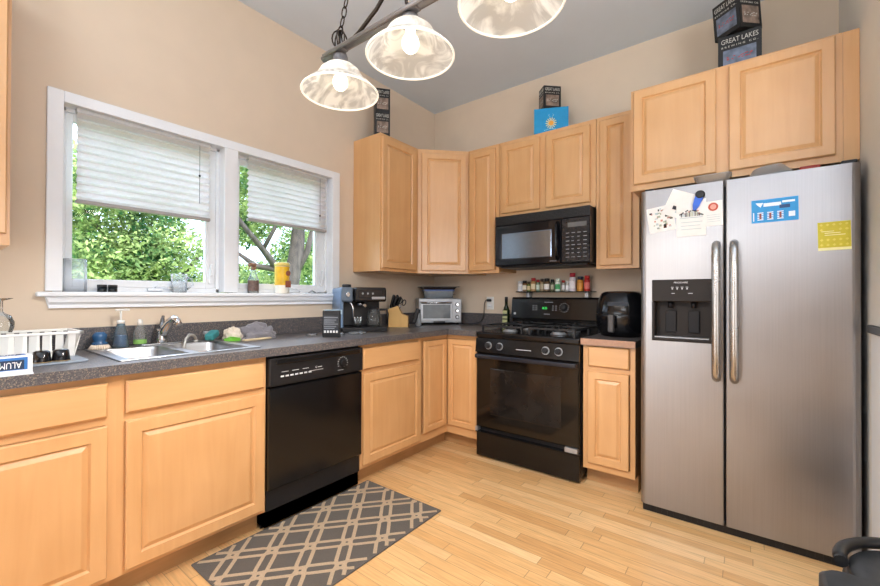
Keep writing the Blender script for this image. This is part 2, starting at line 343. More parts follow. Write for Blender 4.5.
for i, (ya, yb) in enumerate(((-2.768, -2.052), (-1.971, -1.262))):
    r = bpy.data.objects.new('window_%d' % (i+1), None); S.collection.objects.link(r); r.location = (-.08, (ya+yb)/2, 1.187); ORG[r.name] = Vector(r.location); struct(r)
    m = MB(); ss = .05
    m.box(-.10, -.045, ya, ya+.02, 1.187, 2.058, .003); m.box(-.10, -.045, yb-.02, yb, 1.187, 2.058, .003); m.box(-.10, -.045, ya, yb, 1.187, 1.212, .003); m.box(-.10, -.045, ya, yb, 2.04, 2.058, .003)
    m.build('window_frame', VINYL, r)
    ga = ya+.045; gb = yb-.075 if i == 0 else yb-.10
    m = MB(); m.box(-.085, -.055, ya+.02, ga, 1.212, 2.04, .003); m.box(-.085, -.055, gb, yb-.02, 1.212, 2.04, .003); m.box(-.085, -.055, ga, gb, 1.212, 1.25, .003); m.box(-.085, -.055, ga, gb, 2.0, 2.04, .003)
    m.box(-.055, -.05, gb+.012, gb+.022, 1.24, 2.02)
    sash = m.build('window_sash', VINYL, r)
    m = MB(); m.box(-.074, -.070, ga-.005, gb+.005, 1.245, 2.005); m.build('pane', PANE, sash)
    m = MB(); yc = (ya+yb)/2+.02; m.box(-.045, -.02, yc-.035, yc+.035, 1.195, 1.21, .004); m.tube([(-.03, yc, 1.21), (-.02, yc+.01, 1.228), (-.012, yc+.05, 1.222), (-.01, yc+.075, 1.205)], .005)
    m.ball((-.01, yc+.078, 1.203), .009, sub=2); m.build('crank_handle', VINYL, r)
    m = MB(); m.box(-.055, -.04, yb-.06, yb-.035, 1.24, 1.33, .004); m.box(-.042, -.022, yb-.056, yb-.040, 1.29, 1.36, .005); m.build('sash_lock', VINYL, r)
    for zz in (1.42, 1.30): pass
# pleated shades
SHADE = thin('pleated shade fabric', 'ECEBEA', 'F6F3F4', 3, .42, dist=.2)
for i, (ya, yb, zt, zb) in enumerate(((-2.716, -2.123, 2.045, 1.607), (-1.891, -1.300, 2.045, 1.646))):
    t = thing('window_shade', ('white pleated shade half lowered in the left window, over the black jars', 'white pleated shade half lowered in the right window, over the yellow canister')[i], 'window shade', (-.02, (ya+yb)/2, zb), 'pleated window shades')
    m = MB(); m.box(-.035, -.005, ya-.004, yb+.004, 2.035, 2.058, .003); m.build('headrail', mat('shade rail', 'B9B9B8', .4), t)
    m = MB(); N = 11; pts = []
    z1 = 2.036; z0 = zb+.018
    for k in range(2*N+1):
        z = z1+(z0-z1)*(k/(2*N)); pts.append((-.034 if k % 2 else -.006, z))
    prev = None
    th = .0012
    ring = [[(x+th, y, z) for x, z in pts]+[(x-th, y, z) for x, z in pts[::-1]] for y in (ya, yb)]
    m.loft(ring, smooth=False); m.build('pleated_fabric', SHADE, t)
    m = MB(); m.box(-.034, -.004, ya-.003, yb+.003, zb, zb+.018, .003); m.build('bottom_rail', mat('shade bottom rail', 'A7A2A0', .45), t)
    m = MB(); m.tube([(.0, yb-.06, 2.035), (.0, yb-.06, 1.70 if i == 0 else 1.72)], .0012, 6); m.ball((.0, yb-.06, 1.86 if i == 0 else 1.76), .006, (1, 1, 1.3), 2); m.build('lift_cord', INKD, t)
# ================================================================== cabinets
LF = lambda y, z, x=.61: fr((x, y, z), (0, 1, 0), (0, 0, 1))       # a front facing +x
BF = lambda x, z, d=.61: fr((x, -d, z), (1, 0, 0), (0, 0, 1))      # a front facing the camera side (-y)
def door(name, w_, h, M_, parent, m=None, fw=.055):
    b = MB(M_); b.panel(w_, h, .02, fw); return b.build(name, m or MAPLE, parent)
def drawer(w_, h, M_, parent):
    b = MB(M_); b.slab(w_, h, .02, .007); return b.build('drawer_front', MAPLEH, parent)
def base_left(label, d0, d1, fronts, toe=True):
    """base cabinet on the window wall between depths d1 (far) and d0 (near)"""
    t = thing('base_cabinet', label, 'cabinet', (.3, -(d0+d1)/2, 0))
    m = MB(); m.box(.02, .59, -d0, -d1, .105, .872); m.build('carcass', MAPLE, t)
    B('stile', MAPLE, t, .59, .61, -d0, -d0+.035, .105, .872); B('stile', MAPLE, t, .59, .61, -d1-.035, -d1, .105, .872)
    for ra_, rb_ in ((.845, .872), (.69, .72), (.105, .135)): B('rail', MAPLEH, t, .59, .61, -d0+.035, -d1-.035, ra_, rb_)
    if toe: m = MB(); m.box(.02, .535, -d0, -d1, 0, .105); m.build('toe_kick', TOE, t)
    for kind, a, b_, z0, z1 in fronts:
        if kind == 'drawer': drawer(a-b_, z1-z0, LF(-a, z0), t)
        else: door('door', a-b_, z1-z0, LF(-a, z0), t)
    return t
base_left('maple base cabinet under the dish rack and foil box, at the left picture edge', 3.45, 2.712, [('drawer', 3.40, 2.741, .720, .847), ('door', 3.40, 2.741, .128, .688)])
base_left('maple base cabinet below the sink, left of the dishwasher', 2.712, 2.118, [('drawer', 2.686, 2.133, .722, .844), ('door', 2.686, 2.130, .124, .692)])
base_left('maple base cabinet right of the dishwasher, drawer over one door', 1.505, .925, [('drawer', 1.492, .962, .718, .848), ('door', 1.490, .945, .130, .690)])
t = thing('corner_cabinet', 'maple corner base cabinet with two narrow doors meeting at the inside corner', 'cabinet', (.5, -.5, 0))
m = MB(); m.prism([(.02, -.925), (.59, -.925), (.59, -.59), (.903, -.59), (.903, -.02), (.02, -.02)], .105, .872); m.build('carcass', MAPLE, t)
m = MB(); m.prism([(.02, -.925), (.535, -.925), (.535, -.535), (.903, -.535), (.903, -.02), (.02, -.02)], 0, .105); m.build('toe_kick', TOE, t)
for ra_, rb_ in ((.845, .872), (.105, .165)): B('rail', MAPLEH, t, .59, .61, -.925, -.61, ra_, rb_); B('rail', MAPLEH, t, .59, .903, -.61, -.59, ra_, rb_)
door('door', .272, .67, LF(-.905, .170, .61), t, fw=.045); door('door', .265, .67, BF(.632, .170, .61), t, fw=.045)
t = thing('base_cabinet', 'narrow maple base cabinet between the stove and the refrigerator', 'cabinet', (1.83, -.3, 0))
m = MB(); m.box(1.676, 1.976, -.59, -.02, .105, .872); m.build('carcass', MAPLE, t)
B('stile', MAPLE, t, 1.676, 1.706, -.61, -.59, .105, .872); B('stile', MAPLE, t, 1.95, 1.976, -.61, -.59, .105, .872)
for ra_, rb_ in ((.855, .872), (.70, .74), (.105, .15)): B('rail', MAPLEH, t, 1.706, 1.95, -.61, -.59, ra_, rb_)
m = MB(); m.box(1.676, 1.976, -.53, -.02, 0, .105); m.build('toe_kick', TOE, t)
drawer(.237, .123, BF(1.710, .743), t); door('door', .237, .565, BF(1.708, .148), t, fw=.05)
# ---- wall cabinets
ZB, ZT = 1.362, 2.404
def upper(label, x0, x1, z0, z1, doors, d=.305, yback=.003):
    t = thing('wall_cabinet', label, 'cabinet', ((x0+x1)/2, -d/2, z0))
    m = MB(); m.box(x0, x1, -d+.018, -yback, z0+.01, z1); m.build('carcass', MAPLE, t)
    m = MB(); m.box(x0, x1, -d, -d+.018, z0, z1)
    m.build('face_frame', MAPLE, t)
    for a, b_, c0, c1 in doors: door('door', b_-a, c1-c0, BF(a, c0, d), t, fw=.052)
    return t
t = thing('wall_cabinet', 'tall maple wall cabinet beside the right window, its pale side panel in view', 'cabinet', (.15, -.83, ZB))
m = MB(); m.box(.003, .287, -1.046, -.612, ZB, ZT); m.build('carcass', MAPLE, t)
m = MB(); m.box(.287, .305, -1.046, -.612, ZB, ZT); m.build('face_frame', MAPLE, t)
door('door', .385, .99, LF(-1.038, 1.385, .305), t, fw=.052)
t = thing('wall_cabinet', 'diagonal maple wall cabinet filling the corner above the toaster oven', 'cabinet', (.25, -.25, ZB))
m = MB(); m.prism([(.003, -.610), (.305, -.610), (.608, -.305), (.608, -.003), (.003, -.003)], ZB, ZT); m.build('carcass', MAPLE, t)
door('door', .375, .985, fr((.305+.022, -.61+.022, 1.385), (1, 1, 0), (0, 0, 1)), t, fw=.052)
upper('narrow maple wall cabinet between the diagonal corner cabinet and the microwave', .611, .906, ZB, ZT, [(.630, .876, 1.385, 2.375)])
upper('short maple wall cabinet with two doors directly above the microwave', .909, 1.663, 1.795, ZT, [(.934, 1.255, 1.832, 2.372), (1.305, 1.626, 1.832, 2.372)])
upper('tall maple wall cabinet right of the microwave', 1.666, 1.936, ZB, ZT, [(1.692, 1.895, 1.385, 2.375)])
t = upper('deep maple wall cabinet with two doors above the refrigerator', 1.940, 2.848, 1.803, ZT, [(1.957, 2.363, 1.838, 2.390), (2.419, 2.822, 1.838, 2.390)], d=.556)
m = MB(); m.box(2.849, XR-.002, -.556, -.536, 1.803, ZT); m.build('filler_strip', MAPLE, t)
t = thing('wall_cabinet', 'maple wall cabinet cut off by the upper left picture edge', 'cabinet', (.15, -3.2, 1.372))
m = MB(); m.box(.003, .305, -3.6, -2.965, 1.358, 2.46); m.build('carcass', MAPLE, t); door('door', .60, 1.03, LF(-3.575, 1.40, .305), t)
# ================================================================== counters
t = thing('countertop', 'dark speckled laminate countertop along the window wall and round the corner', 'countertop', (.3, -1.7, .874))
CX = .650; m = MB()
SX0, SX1, SD0, SD1 = .075, .555, 2.665, 2.155        # sink cut-out
m.box(.002, CX, -3.45, -SD0, .874, .914); m.box(.002, SX0, -SD0, -SD1, .874, .914); m.box(SX1, CX, -SD0, -SD1, .874, .914)
m.prism([(.002, -SD1), (CX, -SD1), (CX, -CX), (.904, -CX), (.904, -.002), (.002, -.002)], .874, .914)
m.build('worktop', LAM, t)
m = MB(); m.box(.002, .022, -3.45, -.002, .914, 1.018, .003); m.box(.022, .904, -.022, -.002, .914, 1.018, .003); m.build('backsplash', LAM, t)
t = thing('countertop', 'short laminate countertop with brown edge under the air fryer', 'countertop', (1.83, -.3, .874))
m = MB(); m.box(1.672, 1.984, -CX+.004, -.002, .874, .914); m.build('worktop', LAM, t)
m = MB(); m.box(1.672, 1.984, -CX, -CX+.004, .876, .914); m.build('edge_band', mat('brown laminate edge', 'A5806A', .4, var=.1, nscale=90), t)
m = MB(); m.box(1.672, 1.984, -.022, -.002, .914, 1.018, .003); m.build('backsplash', LAM, t)
# ================================================================== sink
t = thing('sink', 'double bowl stainless steel sink under the left window', 'sink', (.31, -2.41, .914))
m = MB(); y0, y1 = -2.695, -2.125; x0, x1 = .045, .580; z = .9145; zt = .9195
bowls = ((-2.655, -2.435), (-2.395, -2.165))
ys = [y0, bowls[0][0], bowls[0][1], bowls[1][0], bowls[1][1], y1]
bx0, bx1 = .150, .545
m.box(x0, bx0, y0, y1, z, zt, .002); m.box(bx1, x1, y0, y1, z, zt, .002); m.box(bx0, bx1, y0, ys[1], z, zt, .002); m.box(bx0, bx1, ys[2], ys[3], z, zt, .002); m.box(bx0, bx1, ys[4], y1, z, zt, .002)
m.build('sink_rim', SINKST, t)
for a, b_ in bowls:
    m = MB(); ra = []
    for k, zz in ((0, .9155), (.006, .90), (.012, .78), (.04, .755)):
        p = []
        r_ = .035
        for cx_, cy_, an in ((bx1-k-r_, b_-k-r_, 0), (bx0+k+r_, b_-k-r_, 90), (bx0+k+r_, a+k+r_, 180), (bx1-k-r_, a+k+r_, 270)):
            for i in range(6): q = math.radians(an+18*i); p.append((cx_+r_*math.cos(q), cy_+r_*math.sin(q), zz))
        ra.append(p)
    m.loft(ra, False, True); o = m.build('bowl', SINKST, t)
    m = MB(); m.lathe([(.04, 0), (.04, .003), (.028, .003), (.024, 0)], ((bx0+bx1)/2, (a+b_)/2, .7555), 20); m.build('drain', CHROME, o)
# faucet
t = thing('faucet', 'chrome single lever faucet behind the sink divider', 'faucet', (.10, -2.40, .9195))
m = MB(); m.rbox(.075, .125, -2.50, -2.30, .9195, .928, .024); m.build('base_plate', CHROME, t)
m = MB(); m.lathe([(.026, .928), (.024, .95), (.021, .985), (.022, 1.0)], (.10, -2.40, 0), 20)
m.tube([(.10, -2.40, .955), (.12, -2.392, 1.0), (.15, -2.382, 1.035), (.185, -2.372, 1.055), (.21, -2.366, 1.045), (.222, -2.363, 1.022)], [.019, .020, .018, .016, .015, .016], 12); m.build('spout', CHROME, t)
m = MB(); m.tube([(.10, -2.40, .99), (.10, -2.398, 1.02), (.088, -2.392, 1.05), (.075, -2.385, 1.062)], [.017, .013, .009, .007], 10); m.build('lever', mat('brushed faucet lever', '7E8186', .25, .9), t)
m = MB(); p = [(.30, -2.405, .86)]
m = MB(); m.tube([(.19, -2.335, .80), (.19, -2.330, .90), (.185, -2.318, .945), (.17, -2.296, .965), (.155, -2.272, .96), (.14, -2.255, .945), (.13, -2.250, .9195)], .0075, 10)
m.lathe([(.016, .9195), (.014, .928), (.010, .932)], (.13, -2.250, 0), 14)
tag(m.build('sprayer_hose', mat('grey braided hose', 'A8A8A6', .4, .4)), 'thin grey hose arching from the sink deck into the right bowl', 'hose')
# ================================================================== dishwasher
t = thing('dishwasher', 'black dishwasher with front control panel between the base cabinets', 'dishwasher', (.3, -1.81, 0))
DA, DB = -2.113, -1.510
m = MB(); m.box(.03, .60, DA, DB, .02, .866); m.build('tub', BLACKM, t)
m = MB(LF(DA, .207, .60)); m.slab(DB-DA, .505, .035, .006); m.build('door', BLACK, t)
m = MB(); m.box(.60, .640, DA, DB, .720, .860, .006); cp = m.build('control_panel', BLACKM, t)
m = MB(); m.box(.640, .650, DA+.03, DB-.03, .828, .852, .004); m.build('door_handle', BLACK, t)
m = MB(); m.lathe([(.024, 0), (.024, .008), (.019, .016), (.019, .018)], (.640, -1.665, .785), 24, axis='x'); m.build('dial', BLACKM, t)
m = MB(LF(0, 0, .6405))
for k in range(7): m.box(-2.055+k*.027, -2.037+k*.027, .762, .770, 0, .0006)
for k in range(3): m.box(-2.05+k*.06, -2.012+k*.06, .787, .7895, 0, .0006)
m.box(-1.885, -1.80, .769, .7715, 0, .0006); m.text('G', .016, Matrix.Translation((-1.845, .785, 0))); m.box(-1.835, -1.808, .783, .787, 0, .0006)
for k in range(11):
    an = PI*(-.15+1.3*k/10); m.box(-1.665+.034*math.cos(an)-.004, -1.665+.034*math.cos(an)+.004, .785+.034*math.sin(an)-.0015, .785+.034*math.sin(an)+.0015, 0, .0006)
m.box(-1.70, -1.66, .745, .7475, 0, .0006)
m.build('lettering', SILK, t)
m = MB(); m.box(.60, .612, DA, DB, .10, .200, .003); m.box(.535, .60, DA, DB, .02, .12); m.box(.55, .556, DA, DB, 0, .1); m.build('kick_panel', BLACKM, t)
# ================================================================== stove
t = thing('gas_stove', 'black freestanding gas range with four burners', 'stove', (1.288, -.35, 0))
x0, x1 = .910, 1.666
m = MB(); m.box(x0, x1, -.62, -.03, .035, .895); m.build('body', BLACKM, t)
for px in (x0+.04, x1-.04):
    for py in (-.58, -.08): m = MB(); m.cyl((px, py, 0), .018, 0, .035, 12); m.build('foot', BLACKM, t)
m = MB(); m.box(x0-.001, x1+.001, -.652, -.05, .869, .912, .012)
m.box(x0+.02, x1-.02, -.055, -.045, .90, .93); m.build('cooktop', BLACK, t)
m = MB(); pf = [(-.62, .765), (-.664, .768), (-.650, .868), (-.62, .868)]
m.loft([[(x0, y, z_) for y, z_ in pf], [(x1, y, z_) for y, z_ in pf]], smooth=False); m.build('control_panel', BLACK, t)
tilt = fr((0, -.657, .818), (1, 0, 0), (0, .014, .100))
for kx in (1.017, 1.107, 1.447, 1.535):
    m = MB(tilt @ Matrix.Translation((kx, 0, 0))); m.lathe([(.027, 0), (.027, .003)], (0, 0, 0), 24); bz = m.build('knob_bezel', SILV, t)
    m = MB(tilt @ Matrix.Translation((kx, 0, .003))); m.lathe([(.021, 0), (.020, .018), (.016, .024)], (0, 0, 0), 24); m.box(-.005, .005, -.019, .019, .02, .032, .003); m.build('knob', BLACKM, t)
m = MB(tilt); m.box(1.235, 1.345, -.012, -.008, 0, .0008); m.build('lettering', SILK, t)
m = MB(BF(x0+.002, .222, .62)); m.slab(x1-x0-.004, .545, .035, .008); od = m.build('oven_door', OVGL, t)
m = MB(BF(1.03, .325, .6555)); m.quadloops([(0, .52, 0, .33, 0), (.004, .516, .004, .326, .0012)]); m.build('oven_window', mat('oven window glass', '201C1A', .10, var=.3, nscale=9), od)
m = MB(); m.box(x0+.01, x1-.01, -.694, -.672, .725, .757, .010); m.box(x0+.01, x0+.045, -.68, -.65, .727, .755, .004); m.box(x1-.045, x1-.01, -.68, -.65, .727, .755, .004); m.build('oven_handle', mat('black handle', '1D2029', .22), t)
m = MB(BF(x0+.002, .012, .62)); m.slab(x1-x0-.004, .172, .032, .006); m.box(0, x1-x0-.004, .172, .178, 0, .044, .002); dr = m.build('drawer', BLACK, t)
B('drawer_end_cap', SILV, t, x1-.09, x1-.01, -.664, -.62, .192, .222, bev=.002); B('drawer_end_cap', SILV, t, x0, x0+.02, -.664, -.62, .192, .222, bev=.002)
# backguard
m = MB(); pf = [(-.035, .912), (-.075, .912), (-.075, .985), (-.105, .995), (-.085, 1.150), (-.07, 1.165), (-.035, 1.165)]
m.loft([[(x0, y, z_) for y, z_ in pf], [(x1, y, z_) for y, z_ in pf]], smooth=False); bg_ = m.build('backguard', BLACK, t)
tl = fr((0, -.096, 1.075), (1, 0, 0), (0, .02, .155))
m = MB(tl); m.box(1.16, 1.245, -.012, .018, 0, .0012); m.build('clock_display', mat('display black', '050505', .1), t)
m = MB(tl @ Matrix.Translation((0, 0, .0014))); m.text('8:25', .024, Matrix.Translation((1.205, .003, 0))); m.build('clock_digits', mat('green display digits', '39D05A', .4, emit=1.5), t)
m = MB(tl @ Matrix.Translation((1.362, .010, .001))); m.lathe([(.026, 0), (.026, .003), (.020, .004), (.018, .020), (.014, .022)], (0, 0, 0), 24); m.build('timer_dial', BLACKM, t)
m = MB(tl @ Matrix.Translation((0, 0, .001)))
for k in range(14):
    an = 2*PI*k/14; m.box(1.362+.035*math.cos(an)-.004, 1.362+.035*math.cos(an)+.004, .010+.035*math.sin(an)-.001, .010+.035*math.sin(an)+.001, 0, .0005)
for cx_ in (1.10, 1.125, 1.265, 1.29):
    for r_ in (-.012, .004, .02): m.box(cx_, cx_+.014, r_, r_+.003, 0, .0005)
m.box(1.20, 1.27, .050, .0525, 0, .0005); m.box(1.20, 1.25, -.045, -.0425, 0, .0005); m.build('lettering', SILK, t)
m = MB(tl @ Matrix.Translation((.945, -.045, .001))); m.lathe([(.010, 0), (.010, .001)], (0, 0, 0), 12); m.build('badge', SILK, t)
# burners and grates
for gx in (1.105, 1.47):
    for gy in (-.49, -.21):
        m = MB(); m.lathe([(.055, .912), (.055, .918), (.042, .924), (.042, .930)], (gx, gy, 0), 24); b1 = m.build('burner', SILV, t)
        m = MB(); m.lathe([(.034, .930), (.036, .934), (.034, .940), (.02, .942)], (gx, gy, 0), 24); m.build('burner_cap', IRON, b1)
    m = MB()
    gw = .155
    for yy in (-.625, -.345, -.075): m.box(gx-gw, gx+gw, yy-.006, yy+.006, .950, .963, .002)
    for xx in (gx-gw, gx+gw): m.box(xx-.006, xx+.006, -.625, -.075, .950, .963, .002)
    for xx in (gx-gw, gx+gw):
        for yy in (-.62, -.345, -.08): m.box(xx-.006, xx+.006, yy-.006, yy+.006, .912, .952)
    for gy in (-.49, -.21):
        for q in range(4):
            an = q*PI/2+PI/4*0; dx, dy = math.cos(an), math.sin(an); L_ = gw if q % 2 == 0 else .135
            m.tube([(gx+dx*.035, gy+dy*.035, .966), (gx+dx*.06, gy+dy*.06, .970), (gx+dx*L_, gy+dy*L_, .958)], .006, 6)
    m.build('burner_grate', IRON, t)
# ================================================================== microwave
t = thing('microwave', 'black over-the-range microwave under the short two-door cabinet', 'microwave', (1.29, -.2, 1.405))
x0, x1 = .922, 1.652
m = MB(); m.box(x0, x1, -.375, -.004, 1.405, 1.792, .004); m.build('body', BLACKM, t)
m = MB(); m.box(x0, x1, -.400, -.375, 1.722, 1.792, .004)
for k in range(6): m.box(x0+.03, x1-.035, -.4025, -.400, 1.730+k*.0095, 1.733+k*.0095)
m.build('vent_grille', BLACKM, t)
m = MB(BF(x0, 1.408, .375)); m.slab(.53, .312, .027, .005); d_ = m.build('door', mat('microwave door', '121318', .12), t)
m = MB(BF(x0+.06, 1.458, .4022)); m.quadloops([(0, .40, 0, .195, 0), (.004, .396, .004, .191, .0012)]); m.build('door_window', mat('microwave reflection tint', '8E9AAA', .16, metal=.9, var=.05), d_)  # blue-grey base colour paints in the bright reflection on the glass
m = MB(BF(x0+.532, 1.408, .375)); m.slab(.198, .312, .026, .005); c_ = m.build('control_panel', mat('microwave panel', '1A1B20', .2), t)
m = MB(); m.tube([(1.428, -.402, 1.44), (1.428, -.432, 1.47), (1.428, -.438, 1.565), (1.428, -.432, 1.66), (1.428, -.402, 1.695)], .012, 10, flat=1.2); m.build('door_handle', BLACK, t)
m = MB(BF(0, 0, .4015))
for r_ in range(7):
    for q in range(4): m.box(1.487+q*.040, 1.487+q*.040+(.016 if (r_*q) % 3 else .024), 1.445+r_*.028, 1.449+r_*.028, 0, .0006)
m.box(1.37, 1.42, 1.425, 1.428, 0, .0006)
m.build('lettering', mat('dim keypad lettering', '8C8F96', .5), t)
m = MB(BF(1.50, 1.655, .4012)); m.box(0, .13, 0, .032, 0, .0008, .0003); m.build('display', mat('grey display glass', '6B6F74', .08, .4), t)
m = MB(); m.box(x0+.03, x1-.03, -.36, -.05, 1.392, 1.405, .003); m.build('bottom_vent', BLACKM, t)
# ================================================================== refrigerator
t = thing('refrigerator', 'stainless side-by-side refrigerator with ice and water dispenser', 'refrigerator', (2.455, -.4, 0))
m = MB(); m.box(2.036, 2.872, -.670, -.04, .03, 1.735, .004); m.build('body', mat('dark grey cabinet', '2A2A2C', .4), t)
m = MB(); m.box(2.036, 2.872, -.715, -.67, .0, .048, .004)
for k in range(30): m.box(2.06+k*.027, 2.075+k*.027, -.7165, -.714, .012, .036)
m.build('base_grille', BLACKM, t)
def fdoor(xa, xb, cut=None):
    m = MB(); zb, zt = .052, 1.747; r_ = .022
    # side profile rounded at the vertical edges
    def prof(xa, xb, ra, rb):
        p = [(xa, -.672), (xa, -.750+ra)]
        for i in range(1, 6): a = PI/2*i/5; p.append((xa+ra-ra*math.cos(a), -.750+ra-ra*math.sin(a)))
        for i in range(0, 6): a = PI/2*i/5; p.append((xb-rb+rb*math.sin(a), -.750+rb-rb*math.cos(a)))
        p.append((xb, -.672)); return p
    if not cut:
        pp = prof(xa, xb, .006, .03); m.loft([[(x, y, zb) for x, y in pp], [(x, y, zt) for x, y in pp]], smooth=False)
    else:
        ca, cb, c0, c1 = cut
        pp = prof(xa, xb, .03, .006); 
        m.loft([[(x, y, zb) for x, y in pp], [(x, y, c0) for x, y in pp]], smooth=False); m.loft([[(x, y, c1) for x, y in pp], [(x, y, zt) for x, y in pp]], smooth=False)
        pl = prof(xa, ca, .03, .0005); pr_ = prof(cb, xb, .0005, .006)
        m.loft([[(x, y, c0) for x, y in pl], [(x, y, c1) for x, y in pl]], smooth=False); m.loft([[(x, y, c0) for x, y in pr_], [(x, y, c1) for x, y in pr_]], smooth=False)
    return m
CA, CB_, C0, C1 = 2.088, 2.356, .940, 1.264
dl = fdoor(2.029, 2.404, (CA, CB_, C0, C1)).build('freezer_door', STEEL, t)
dr_ = fdoor(2.412, 2.880).build('refrigerator_door', STEEL, t)
m = MB()  # dispenser: bezel ring, recess
m.box(CA, CB_, -.756, -.690, 1.148, C1, .004); m.box(CA, CA+.012, -.756, -.690, C0, 1.148); m.box(CB_-.012, CB_, -.756, -.690, C0, 1.148); m.box(CA, CB_, -.760, -.690, C0, C0+.018, .004)
m.box(CA, CB_, -.690, -.680, C0, C1); disp = m.build('dispenser', mat('dispenser brown black', '1C1512', .45, spec=.3), dl)
m = MB(); m.box(CA+.012, CB_-.012, -.752, -.692, C0+.018, C0+.022); m.build('drip_tray', SILV, disp)
for px in (2.170, 2.275):
    m = MB(); m.box(px-.025, px+.025, -.705, -.698, .985, 1.10, .003); m.tube([(px, -.715, 1.148), (px, -.715, 1.115)], .012, 10); m.build('dispenser_paddle', mat('dark paddle', '141418', .5, spec=.3), disp)
m = MB(BF(0, 0, .7562)); m.text('FRIGIDAIRE', .0125, Matrix.Translation((2.222, 1.247, 0)), xs=1.0)
for k in range(4): m.box(2.178+k*.022, 2.190+k*.022, 1.222, 1.2245, 0, .0005); m.box(2.181+k*.022, 2.187+k*.022, 1.212, 1.218, 0, .0005)
m.box(2.18, 2.195, 1.190, 1.1925, 0, .0005); m.box(2.255, 2.275, 1.190, 1.1925, 0, .0005); m.build('lettering', SILK, disp)
for hx, pd in ((2.374, dl), (2.446, dr_)):
    m = MB(); m.tube([(hx, -.750, 1.435), (hx, -.780, 1.425), (hx, -.797, 1.40), (hx, -.803, 1.30), (hx, -.805, 1.1), (hx, -.803, .90), (hx, -.797, .805), (hx, -.780, .780), (hx, -.750, .770)], .0185, 12); m.build('handle', STEELV, pd)
B('hinge_cover', BLACKM, t, 2.05, 2.09, -.73, -.64, 1.748, 1.762, bev=.004); B('hinge_cover', BLACKM, t, 2.82, 2.87, -.73, -.64, 1.748, 1.766, bev=.004)
# papers and magnets on the doors
FM = lambda x, z, a=0, d=.7502: fr((x, -d, z), (math.cos(a), 0, math.sin(a)), (-math.sin(a), 0, math.cos(a)))
def sheet(name, label, cat, x, z, w_, h, a, mats, art, d=.7502, group=None):
    m = MB(FM(x, z, a, d)); m.box(-w_/2, w_/2, -h/2, h/2, 0, .0008)
    for (mi, u0, u1, v0, v1) in art: m.mi = mi; m.box(u0, u1, v0, v1, .0008, .0011)
    o = m.build(name, mats); return tag(o, label, cat, group)
CMAP = [WPAPER, mat('pale blue-grey ink', 'B5C4C6', .7), mat('salmon ink', 'C98F80', .7), INKD, mat('sage ink', 'A5B09C', .7)]
rr = random.Random(3)
art = [(rr.choice([1, 2, 4, 3]), u, u+.006+rr.random()*.010, v, v+.004+rr.random()*.008) for u, v in [(rr.uniform(-.052, .045), rr.uniform(-.055, .05)) for _ in range(46)]]
sheet('greeting_card', 'white card with scattered coloured sketches, tilted left on the freezer door', 'card', 2.130, 1.588, .125, .135, .13, CMAP, art, group='papers on the freezer door')
art = [(3, -.02, .012, -.03, -.012), (1, .0, .03, -.045, -.03)]
sheet('folded_note', 'blank white note tilted behind the other cards, highest on the freezer door', 'note', 2.212, 1.655, .115, .135, -.42, CMAP, art, .7515, 'papers on the freezer door')
art = [(1, -.05, .05, -.0, .004), (1, -.045, .05, -.022, -.019), (1, -.045, .04, -.04, -.037), (1, -.045, .045, -.058, -.055)]
art += [(rr.choice([3, 1, 3, 2]), u, u+.008, v, v+.006) for u, v in [(-.052+k*.0065, .012+.022*math.sin(k/15*PI)+rr.random()*.012-.004) for k in range(16)] for _ in (0,)]
art += [(rr.choice([3, 1, 4]), -.05+k*.006, -.046+k*.006, .008, .02+.012*math.sin(k/16*PI)) for k in range(17)]
sheet('invitation_card', 'white card with a grey lettered arch, hanging centre front under the blue clip', 'card', 2.267, 1.577, .130, .185, 0.0, CMAP, art, .7528, 'papers on the freezer door')
m = MB(FM(2.362, 1.590, .03, .7502)); m.box(-.04, .038, -.062, .062, 0, .0008); m.mi = 1; m.lathe([(.021, .0008), (.021, .0012)], (0, .033, 0), 20)
m.mi = 2; m.lathe([(.013, .0012), (.013, .0014)], (0, .033, 0), 20); m.mi = 3
for k in range(4): m.box(-.028, .026, -.008-k*.011, -.006-k*.011, .0008, .0011)
tag(m.build('business_card', [WPAPER, mat('red ink', 'C0533F', .6), mat('pale red ink', 'DDA091', .6), CMAP[1]]), 'white card with a round red emblem beside the door gap', 'card', 'papers on the freezer door')
t = thing('magnetic_clip', 'blue and black magnetic clip holding the papers on the freezer door', 'magnet', (2.297, -.7548, 1.60))
m = MB(FM(2.297, 1.660, -.32, .7540)); m.lathe([(.021, 0), (.021, .010), (.015, .014)], (0, .032, 0), 20); m.box(-.018, .018, .0, .035, 0, .010, .003); m.build('clip_head', BLACKM, t)
m = MB(FM(2.297, 1.660, -.32, .7540)); m.loft([[(-.018, .02, 0), (.018, .02, 0), (.018, .02, .011), (-.018, .02, .011)], [(-.014, -.025, 0), (.014, -.025, 0), (.014, -.025, .013), (-.014, -.025, .013)], [(-.006, -.048, 0), (.006, -.048, 0), (.006, -.048, .008), (-.006, -.048, .008)]], smooth=False); m.build('clip_body', mat('blue plastic', '2F63D0', .3), t)
